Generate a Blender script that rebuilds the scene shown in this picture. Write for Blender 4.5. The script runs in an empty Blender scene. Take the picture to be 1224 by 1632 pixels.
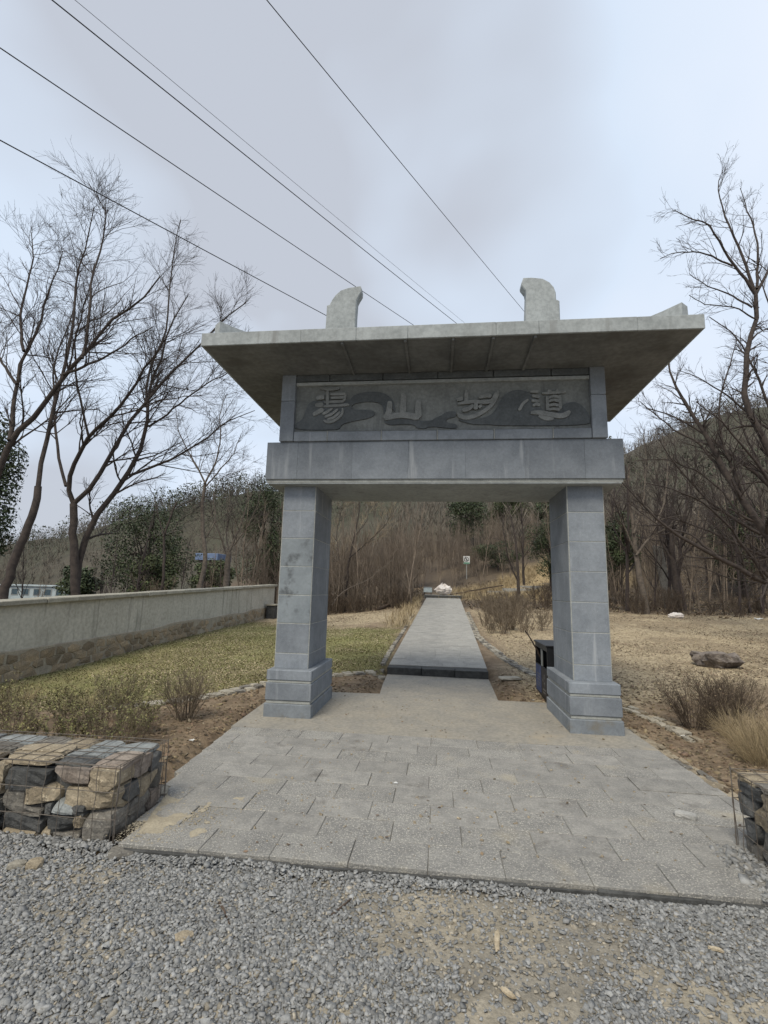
import bpy, bmesh, math, random
import numpy as np
from mathutils import Matrix, Vector

S = bpy.context.scene
COL = S.collection
# ------------------------------------------------------------------ camera
cam_d = bpy.data.cameras.new('camera')
cam = bpy.data.objects.new('camera', cam_d); COL.objects.link(cam)
CAM = (0.0155, -6.1783, 1.6); YAW, PITCH, ROLL = -0.1143, 0.159, 0.0234
_F = Vector((math.sin(YAW)*math.cos(PITCH), math.cos(YAW)*math.cos(PITCH), math.sin(PITCH)))
_R = Vector((math.cos(YAW), -math.sin(YAW), 0)); _U = _R.cross(_F)
_R2 = _R*math.cos(ROLL)+_U*math.sin(ROLL); _U2 = -_R*math.sin(ROLL)+_U*math.cos(ROLL)
cam.matrix_world = Matrix(((_R2.x,_U2.x,-_F.x,CAM[0]),(_R2.y,_U2.y,-_F.y,CAM[1]),(_R2.z,_U2.z,-_F.z,CAM[2]),(0,0,0,1)))
cam_d.sensor_fit = 'HORIZONTAL'; cam_d.sensor_width = 36; cam_d.lens = 36*770.63/1224
cam_d.clip_start = .05; cam_d.clip_end = 3000
S.camera = cam
S.render.resolution_x, S.render.resolution_y = 768, 1024

# ------------------------------------------------------------------ sky and sun
SUN_EL, SUN_AZ = math.radians(52), math.radians(200)      # behind the camera, a little to the left
w = bpy.data.worlds.new('World'); S.world = w; w.use_nodes = True
nt = w.node_tree; nt.nodes.clear(); N = nt.nodes.new; L = nt.links.new
out = N('ShaderNodeOutputWorld'); bg = N('ShaderNodeBackground'); bg.inputs[1].default_value = .1
sky = N('ShaderNodeTexSky'); sky.sky_type = 'NISHITA'; sky.sun_disc = False
sky.sun_elevation = SUN_EL; sky.sun_rotation = SUN_AZ; sky.air_density = 1; sky.dust_density = 3
tc = N('ShaderNodeTexCoord'); sep = N('ShaderNodeSeparateXYZ'); L(tc.outputs['Generated'], sep.inputs[0])
zz = N('ShaderNodeMath'); zz.operation = 'MAXIMUM'; zz.inputs[1].default_value = 0.0; L(sep.outputs[2], zz.inputs[0])
za = N('ShaderNodeMath'); za.operation = 'ADD'; za.inputs[1].default_value = .62; L(zz.outputs[0], za.inputs[0])
dx = N('ShaderNodeMath'); dx.operation = 'DIVIDE'; L(sep.outputs[0], dx.inputs[0]); L(za.outputs[0], dx.inputs[1])
dy = N('ShaderNodeMath'); dy.operation = 'DIVIDE'; L(sep.outputs[1], dy.inputs[0]); L(za.outputs[0], dy.inputs[1])
cb = N('ShaderNodeCombineXYZ'); L(dx.outputs[0], cb.inputs[0]); L(dy.outputs[0], cb.inputs[1])
cb.inputs[2].default_value = 7.7
n1 = N('ShaderNodeTexNoise'); n1.inputs['Scale'].default_value = 1.9; n1.inputs['Detail'].default_value = 4
n1.inputs['Roughness'].default_value = .42; n1.inputs['Distortion'].default_value = .25
L(cb.outputs[0], n1.inputs['Vector'])
r1 = N('ShaderNodeValToRGB'); L(n1.outputs[0], r1.inputs[0])
e = r1.color_ramp.elements
e[0].position = .36; e[0].color = (2.9, 3.10, 3.50, 1)      # slate cloud base
e[1].position = .64; e[1].color = (4.3, 4.68, 5.3, 1)       # bright cloud
m = e.new(.50); m.color = (3.72, 4.26, 5.0, 1)
mx = N('ShaderNodeMix'); mx.data_type = 'RGBA'; mx.inputs[0].default_value = .95
L(sky.outputs[0], mx.inputs[6]); L(r1.outputs[0], mx.inputs[7])
L(mx.outputs[2], bg.inputs[0]); L(bg.outputs[0], out.inputs[0])
sd = bpy.data.lights.new('sun', 'SUN'); sun = bpy.data.objects.new('sun', sd); COL.objects.link(sun)
sd.energy = 1.5; sd.angle = math.radians(24); sd.color = (1, .93, .79)
sdir = Vector((math.sin(SUN_AZ)*math.cos(SUN_EL), math.cos(SUN_AZ)*math.cos(SUN_EL), math.sin(SUN_EL)))
sun.rotation_euler = (-sdir).to_track_quat('-Z', 'Y').to_euler()
sun.location = sdir*60
S.view_settings.view_transform = 'Standard'; S.view_settings.look = 'None'
S.view_settings.gamma = 1; S.view_settings.exposure = 0.98; S.view_settings.use_curve_mapping = False

# ------------------------------------------------------------------ helpers
rnd = random.Random(7); RN = np.random.default_rng(11)
ORG = {}
def mesh(name, V, F, m=None, smooth=False):
    me = bpy.data.meshes.new(name)
    if isinstance(F, np.ndarray):
        V = np.asarray(V, np.float32); k = F.shape[1]
        me.vertices.add(len(V)); me.vertices.foreach_set('co', V.ravel())
        me.loops.add(F.size); me.loops.foreach_set('vertex_index', F.ravel().astype(np.int32))
        me.polygons.add(len(F)); me.polygons.foreach_set('loop_start', np.arange(0, F.size, k, dtype=np.int32))
        me.update(calc_edges=True)
    else:
        me.from_pydata([tuple(v) for v in V], [], F); me.update()
    if m: me.materials.append(m)
    if smooth: me.polygons.foreach_set('use_smooth', np.ones(len(me.polygons), bool))
    return me
def tag(o, label=None, cat=None, group=None, kind=None):
    if label: o['label'] = label
    if cat: o['category'] = cat
    if group: o['group'] = group
    if kind: o['kind'] = kind
    return o
def obj(name, me, parent=None, loc=(0,0,0), rz=0):
    o = bpy.data.objects.new(name, me); COL.objects.link(o)
    o.location = loc; o.rotation_euler = (0,0,rz)
    if parent: o.parent = parent
    return o
def thing(name, loc, label, cat, group=None):
    o = obj(name, None, None, loc); ORG[o.name] = Vector(loc); o.empty_display_size = .1
    return tag(o, label, cat, group)
def part(name, V, F, m, parent, smooth=False):
    """world-space vertices become a child mesh of parent"""
    g = ORG.get(parent.name, Vector((0,0,0)))
    V = np.asarray(V, float) - np.array(g)
    o = obj(name, mesh(name, V, F, m, smooth), parent)
    ORG[o.name] = g
    return o
def solo(name, V, F, m, label, cat, group=None, kind=None, smooth=False):
    V = np.asarray(V, float); b = np.array([(V[:,0].min()+V[:,0].max())/2, (V[:,1].min()+V[:,1].max())/2, V[:,2].min()])
    o = obj(name, mesh(name, V-b, F, m, smooth), None, tuple(b)); ORG[o.name] = Vector(b)
    return tag(o, label, cat, group, kind)
class MB:
    def __init__(s): s.V = []; s.F = []
    def add(s, V, F):
        b = len(s.V); s.V += [tuple(v) for v in V]; s.F += [tuple(i+b for i in f) for f in F]; return s
    def box(s, x0, x1, y0, y1, z0, z1, c=0.0, j=0.0):
        return s.add(*cbox(x0, x1, y0, y1, z0, z1, c, j))
def cbox(x0, x1, y0, y1, z0, z1, c=.006, j=0.0):
    """box with chamfered edges"""
    if c <= 0:
        V = [(x, y, z) for x in (x0, x1) for y in (y0, y1) for z in (z0, z1)]
        return V, [(0,1,3,2),(4,6,7,5),(0,4,5,1),(2,3,7,6),(0,2,6,4),(1,5,7,3)]
    c = min(c, (x1-x0)*.45, (y1-y0)*.45, (z1-z0)*.45)
    V = []; idx = {}
    for i, x in enumerate((x0, x1)):
        for k, y in enumerate((y0, y1)):
            for l, z in enumerate((z0, z1)):
                jx, jy, jz = (rnd.uniform(-j, j) for _ in range(3)) if j else (0, 0, 0)
                sx, sy, sz = (1-2*i)*c, (1-2*k)*c, (1-2*l)*c
                for a, p in enumerate(((x, y+sy, z+sz), (x+sx, y, z+sz), (x+sx, y+sy, z))):
                    idx[(i,k,l,a)] = len(V); V.append((p[0]+jx, p[1]+jy, p[2]+jz))
    q = lambda *t: tuple(idx[u] for u in t)
    F = [q((0,0,0,0),(0,0,1,0),(0,1,1,0),(0,1,0,0)), q((1,0,0,0),(1,1,0,0),(1,1,1,0),(1,0,1,0)),
         q((0,0,0,1),(1,0,0,1),(1,0,1,1),(0,0,1,1)), q((0,1,0,1),(0,1,1,1),(1,1,1,1),(1,1,0,1)),
         q((0,0,0,2),(0,1,0,2),(1,1,0,2),(1,0,0,2)), q((0,0,1,2),(1,0,1,2),(1,1,1,2),(0,1,1,2))]
    for k in (0,1):
        for l in (0,1):
            F.append(q((0,k,l,1),(1,k,l,1),(1,k,l,2),(0,k,l,2)))
            F.append(q((k,0,l,0),(k,1,l,0),(k,1,l,2),(k,0,l,2)))
            F.append(q((k,l,0,0),(k,l,1,0),(k,l,1,1),(k,l,0,1)))
    for i in (0,1):
        for k in (0,1):
            for l in (0,1): F.append(q((i,k,l,0),(i,k,l,1),(i,k,l,2)))
    return V, F
def fixn(o):
    bm = bmesh.new(); bm.from_mesh(o.data); bmesh.ops.recalc_face_normals(bm, faces=bm.faces); bm.to_mesh(o.data); bm.free(); return o
def tubes(P, R, k=4, cap=False):
    """P (N,n,3) polylines, R (N,n) radii -> one mesh of N tapering tubes"""
    P = np.asarray(P, float); R = np.asarray(R, float); n_, n, _ = P.shape
    T = np.gradient(P, axis=1); T /= np.linalg.norm(T, axis=2, keepdims=True)+1e-9
    ref = np.zeros((n_,1,3)); m = T.mean(axis=1); ax = np.argmin(np.abs(m), axis=1); ref[np.arange(n_),0,ax] = 1
    A = np.cross(T, np.broadcast_to(ref, T.shape)); A /= np.linalg.norm(A, axis=2, keepdims=True)+1e-9
    B = np.cross(T, A)
    th = np.arange(k)*2*math.pi/k
    V = P[:,:,None,:] + R[:,:,None,None]*(A[:,:,None,:]*np.cos(th)[None,None,:,None]+B[:,:,None,:]*np.sin(th)[None,None,:,None])
    i = np.arange(n_*n*k).reshape(n_, n, k)
    a = i[:,:-1,:]; b = np.roll(a, -1, axis=2); d = i[:,1:,:]; c = np.roll(d, -1, axis=2)
    F = np.stack([a, b, c, d], axis=-1).reshape(-1, 4)
    return V.reshape(-1, 3), F
def joinq(*vf):
    V = []; F = []; b = 0
    for v, f in vf:
        V.append(v); F.append(f+b); b += len(v)
    return np.concatenate(V), np.concatenate(F)
def vnoise(x, y, s=1.0, seed=0):
    x = np.asarray(x, float)*s; y = np.asarray(y, float)*s
    xi = np.floor(x).astype(np.int64); yi = np.floor(y).astype(np.int64); fx = x-xi; fy = y-yi
    fx = fx*fx*(3-2*fx); fy = fy*fy*(3-2*fy)
    def h(a, b):
        v = (a*374761393+b*668265263+seed*1274126177) & 0xffffffff
        v = ((v ^ (v >> 13))*1274126177) & 0xffffffff
        return ((v ^ (v >> 16)) & 0xffff)/65535.0
    return (h(xi,yi)*(1-fx)+h(xi+1,yi)*fx)*(1-fy)+(h(xi,yi+1)*(1-fx)+h(xi+1,yi+1)*fx)*fy
def fbm(x, y, s=1.0, seed=0, o=4):
    t = 0; a = .5; n = 0
    for k in range(o):
        t = t+a*vnoise(x, y, s*2**k, seed+k); n += a; a *= .5
    return t/n
def sm(a, b, x):
    t = np.clip((np.asarray(x, float)-a)/(b-a), 0, 1); return t*t*(3-2*t)

# ------------------------------------------------------------------ materials
def M(name, c1, c2=None, scale=6, bump=.25, bscale=60, rough=.85, island=0, objr=0, stain=None, stain_c=None, stain_scale=3, streak=False,
      fleck=None, fleck_scale=120, fleck_pos=.68, bdist=.01, attr=None, spec=.3, fine=.55, hue=0):
    m = bpy.data.materials.new(name); m.use_nodes = True; t = m.node_tree; N = t.nodes.new; L = t.links.new
    b = t.nodes['Principled BSDF']; b.inputs['Roughness'].default_value = rough; b.inputs['Specular IOR Level'].default_value = spec
    tc = N('ShaderNodeTexCoord'); co = tc.outputs['Object']
    def noise(s, d=5, r=.6, vec=co):
        n = N('ShaderNodeTexNoise'); n.inputs['Scale'].default_value = s; n.inputs['Detail'].default_value = d; n.inputs['Roughness'].default_value = r
        L(vec, n.inputs['Vector']); return n.outputs[0]
    def mix(f, a, bb, mode='MIX'):
        x = N('ShaderNodeMix'); x.data_type = 'RGBA'; x.blend_type = mode
        if hasattr(f, 'is_linked'): L(f, x.inputs[0])
        else: x.inputs[0].default_value = f
        for v, s in ((a, x.inputs[6]), (bb, x.inputs[7])):
            if hasattr(v, 'is_linked'): L(v, s)
            else: s.default_value = (*v, 1)
        return x.outputs[2]
    def ramp(f, a, bb):
        r = N('ShaderNodeMapRange'); r.inputs[1].default_value = a; r.inputs[2].default_value = bb; r.interpolation_type = 'SMOOTHSTEP'; L(f, r.inputs[0]); return r.outputs[0]
    c2 = c2 or tuple(v*.75 for v in c1)
    f = ramp(noise(scale), .32, .68)
    if attr:
        at = N('ShaderNodeAttribute'); at.attribute_name = attr
        c = mix(1.0, at.outputs['Color'], mix(f, (1.18,)*3, (.78,)*3), 'MULTIPLY')
    else: c = mix(f, c1, c2)
    c = mix(fine, c, mix(ramp(noise(scale*9, 4), .3, .7), (1.25,)*3, (.75,)*3), 'MULTIPLY')
    if stain:
        vec = co
        if streak:
            mp = N('ShaderNodeMapping'); mp.inputs['Scale'].default_value = (1, 1, .09); L(co, mp.inputs[0]); vec = mp.outputs[0]
        f2 = ramp(noise(stain_scale, 4, .6, vec), stain[0], stain[1]); c = mix(f2, c, stain_c)
    if fleck:
        c = mix(ramp(noise(fleck_scale, 2), fleck_pos, fleck_pos+.06), c, fleck)
    if island or objr:
        if island: src = N('ShaderNodeNewGeometry').outputs['Random Per Island']; am = island
        else: src = N('ShaderNodeObjectInfo').outputs['Random']; am = objr
        r = N('ShaderNodeMapRange'); r.inputs[3].default_value = 1-am; r.inputs[4].default_value = 1+am; L(src, r.inputs[0])
        h = N('ShaderNodeHueSaturation'); L(c, h.inputs['Color']); L(r.outputs[0], h.inputs['Value'])
        if hue:
            w2 = N('ShaderNodeTexWhiteNoise'); w2.noise_dimensions = '1D'; L(src, w2.inputs['W'])
            r2 = N('ShaderNodeMapRange'); r2.inputs[3].default_value = .5-hue; r2.inputs[4].default_value = .5+hue; L(w2.outputs[0], r2.inputs[0]); L(r2.outputs[0], h.inputs['Hue'])
        c = h.outputs[0]
    L(c, b.inputs['Base Color'])
    if bump:
        bp = N('ShaderNodeBump'); bp.inputs['Strength'].default_value = bump; bp.inputs['Distance'].default_value = bdist
        L(noise(bscale, 5, .65), bp.inputs['Height']); L(bp.outputs[0], b.inputs['Normal'])
    return m
stone = M('blue_grey_stone', (.212,.232,.255), (.16,.177,.198), 3.2, .12, 50, .7, objr=.13, stain=(.57,.75), stain_c=(.30,.315,.33), stain_scale=9, streak=True, bdist=.004, fine=.3, fleck=(.30,.32,.335), fleck_scale=160, fleck_pos=.64)
stone_base = M('grimy_blue_grey_stone', (.212,.232,.25), (.16,.177,.195), 3.2, .15, 50, .8, objr=.10, stain=(.5,.72), stain_c=(.17,.16,.138), stain_scale=5, bdist=.004, fine=.35, fleck=(.30,.32,.335), fleck_scale=160, fleck_pos=.64)
stone_sm = M('smudged_blue_grey_stone', (.212,.236,.25), (.16,.18,.194), 3.2, .12, 50, .7, objr=.08, stain=(.50,.68), stain_c=(.085,.092,.097), stain_scale=4.2, bdist=.004, fine=.22)
stone_dk = M('dark_relief_stone', (.108,.118,.122), (.08,.088,.092), 4, .3, 60, .8)
panel_st = M('carved_panel_stone', (.21,.22,.212), (.15,.158,.154), 3, .3, 50, .8, stain=(.55,.75), stain_c=(.10,.105,.105), stain_scale=5, streak=True)
char_st = M('carved_letter_stone', (.25,.258,.25), (.175,.182,.178), 8, .5, 60, .8)
mortar = M('pale_mortar', (.35,.355,.33), (.27,.275,.255), 9, .4, 90, .9)
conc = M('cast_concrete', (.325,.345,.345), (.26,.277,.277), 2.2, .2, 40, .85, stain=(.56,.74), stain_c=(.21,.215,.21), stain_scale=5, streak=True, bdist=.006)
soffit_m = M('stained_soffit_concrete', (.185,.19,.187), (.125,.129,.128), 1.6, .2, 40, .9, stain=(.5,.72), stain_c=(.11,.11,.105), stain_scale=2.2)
paver_m = M('bush_hammered_paver', (.288,.277,.254), (.22,.213,.199), 5, 1.0, 85, .85, objr=.07, fleck=(.46,.435,.38), fleck_scale=88, fleck_pos=.56, bdist=.014, stain=(.54,.72), stain_c=(.36,.325,.26), stain_scale=1.7)
paver_sm = M('smooth_worn_paver', (.282,.27,.246), (.21,.203,.188), 6, .8, 60, .85, objr=.08, fleck=(.42,.395,.34), fleck_scale=95, fleck_pos=.62, stain=(.58,.7), stain_c=(.17,.16,.145), stain_scale=3.2)
dust_m = M('dusty_slab', (.29,.265,.22), (.235,.222,.195), 2.5, .3, 70, .9, stain=(.55,.75), stain_c=(.32,.28,.215), stain_scale=1.2, fleck=(.4,.38,.33), fleck_scale=140, fleck_pos=.7)
path_m = M('grey_path_slab', (.295,.285,.258), (.24,.232,.212), 4, .6, 60, .9, island=.10, stain=(.55,.75), stain_c=(.22,.215,.2), stain_scale=1.5)
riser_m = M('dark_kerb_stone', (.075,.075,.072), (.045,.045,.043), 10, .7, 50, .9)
gravel_m = M('slate_chip', (.258,.257,.25), (.185,.186,.182), 30, .2, 120, .8, island=.36, hue=.03)
ground_m = M('ground', (.2,.2,.2), None, 7, .7, 45, .95, attr='albedo', bdist=.02)
bark = M('grey_brown_bark', (.068,.054,.046), (.038,.031,.028), 9, .7, 45, .95)
bark_lt = M('weathered_grey_bark', (.15,.125,.10), (.085,.07,.06), 9, .7, 45, .95)
twig_m = M('dark_twig', (.065,.052,.048), (.045,.036,.034), 3, 0, 50, .95, island=.2)
twig_br = M('thicket_twig', (.20,.16,.122), (.125,.10,.079), 2, 0, 50, .95, island=.35)
leaf_dk = M('evergreen_leaf', (.052,.068,.028), (.03,.042,.02), 1.2, 0, 50, .6, island=.5, hue=.03)
leaf_md = M('olive_leaf', (.07,.085,.035), (.04,.05,.022), 1.2, 0, 50, .7, island=.45, hue=.03)
hill_bare = M('far_bare_wood', (.15,.128,.103), (.105,.092,.074), .06, 0, 50, .95, island=.3)  # winter brown, lightened in place of distance haze
hill_ever = M('far_evergreen_wood', (.085,.092,.062), (.06,.066,.046), .06, 0, 50, .95, island=.4)  # paler than the near leaves: distance haze put into the colour
lawn_m = M('winter_lawn_blade', (.25,.235,.10), (.17,.155,.072), .7, 0, 50, .8, island=.34, hue=.03)
straw_m = M('dry_straw', (.415,.34,.222), (.28,.225,.145), 1.5, 0, 50, .85, island=.5, hue=.015)
litter_m = M('dead_leaf', (.20,.15,.095), (.13,.095,.06), 3, 0, 50, .85, island=.55, hue=.02)
drygrass_m = M('golden_dry_grass', (.37,.295,.18), (.25,.195,.115), 4, 0, 50, .8, island=.35)
stem_m = M('dead_weed_stem', (.19,.15,.105), (.12,.095,.07), 4, 0, 50, .9, island=.4)
weedleaf = M('withered_green_leaf', (.20,.19,.075), (.13,.12,.055), 5, 0, 50, .8, island=.45, hue=.03)
rock_tan = M('tan_sandstone', (.32,.268,.192), (.22,.18,.125), 9, .8, 35, .9, objr=.18, fleck=(.45,.38,.27), fleck_scale=30, fleck_pos=.62, bdist=.02)
rock_dk = M('dark_slate_rock', (.108,.107,.102), (.06,.061,.06), 8, .8, 30, .75, objr=.25, fleck=(.14,.145,.15), fleck_scale=25, fleck_pos=.64, bdist=.02)
rock_gr = M('grey_rock', (.20,.185,.16), (.13,.12,.105), 9, .8, 35, .9, objr=.2, fleck=(.28,.26,.22), fleck_scale=30, fleck_pos=.62, bdist=.02)
rock_bl = M('blue_grey_flagstone', (.27,.285,.28), (.19,.20,.197), 7, .6, 35, .8, objr=.15, bdist=.015)
gravel_tan = M('tan_chip', (.33,.295,.235), (.25,.222,.178), 30, .2, 120, .8, island=.35)
sand_m = M('spilt_sand', (.36,.315,.235), (.30,.262,.195), 9, .4, 90, .95)
brush_dk = M('dark_dead_stem', (.11,.083,.06), (.07,.053,.04), 4, 0, 50, .9, island=.4)  # darker stem; on the thicket-foot bushes it carries painted shade
rock_pk = M('pinkish_rock', (.29,.245,.205), (.19,.155,.128), 9, .8, 35, .9, objr=.15, bdist=.02)
white_rock = M('whitish_rock', (.40,.39,.365), (.27,.265,.25), 12, .7, 40, .9)
shed_m = M('shed_boards', (.15,.12,.09), (.10,.08,.065), 2, 0, 40, .9)
wire_m = M('rusty_wire', (.16,.14,.12), (.09,.075,.06), 30, 0, 50, .6)
render_m = M('weathered_render', (.46,.44,.375), (.38,.362,.305), 1.6, .2, 45, .92, stain=(.53,.72), stain_c=(.235,.23,.195), stain_scale=6, streak=True)
cope_m = M('coping_concrete', (.35,.33,.27), (.265,.25,.205), 5, .5, 40, .92, objr=.08)
wallstone = M('rubble_wall_stone', (.285,.22,.14), (.21,.175,.125), 6, .7, 40, .92, objr=.28, bdist=.02)
wallmort = M('rubble_wall_mortar', (.33,.295,.225), (.255,.225,.175), 5, .6, 40, .95)
black_m = M('black_painted_steel', (.014,.014,.016), (.009,.009,.01), 4, .05, 40, .45, spec=.5)
hole_m = M('bin_inside', (.006,.006,.006), None, 4, 0, 40, .9)
steel_m = M('bare_steel', (.30,.31,.30), (.22,.23,.22), 12, .05, 40, .45)
blue_m = M('blue_print', (.075,.10,.20), (.05,.07,.15), 8, 0, 40, .5)
brown_m = M('dark_print', (.05,.045,.043), (.03,.028,.028), 8, 0, 40, .5)
white_m = M('white_print', (.62,.62,.60), (.5,.5,.48), 8, 0, 40, .6)
smudge_m = M('faded_print', (.22,.205,.19), (.16,.15,.14), 8, 0, 40, .6)
sack_m = M('white_sack_plastic', (.68,.64,.60), (.52,.46,.42), 5, .5, 14, .6, bdist=.05)
wood_m = M('dead_wood', (.46,.39,.28), (.30,.24,.16), 12, .5, 50, .9)
wood_dk = M('dark_stick', (.10,.07,.05), (.06,.042,.032), 12, .5, 50, .9)
cable_m = M('black_cable', (.02,.02,.022), None, 4, 0, 40, .6)
sheet_m = M('blue_roof_sheet', (.15,.20,.31), (.11,.155,.25), 2, 0, 40, .6)
glass_m = M('window_dark', (.06,.09,.11), None, 4, 0, 40, .2)
green_m = M('sign_green', (.10,.26,.17), None, 4, 0, 40, .6)
bwall_m = M('pale_wall', (.36,.41,.42), (.30,.345,.36), 1, 0, 40, .7)
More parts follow.
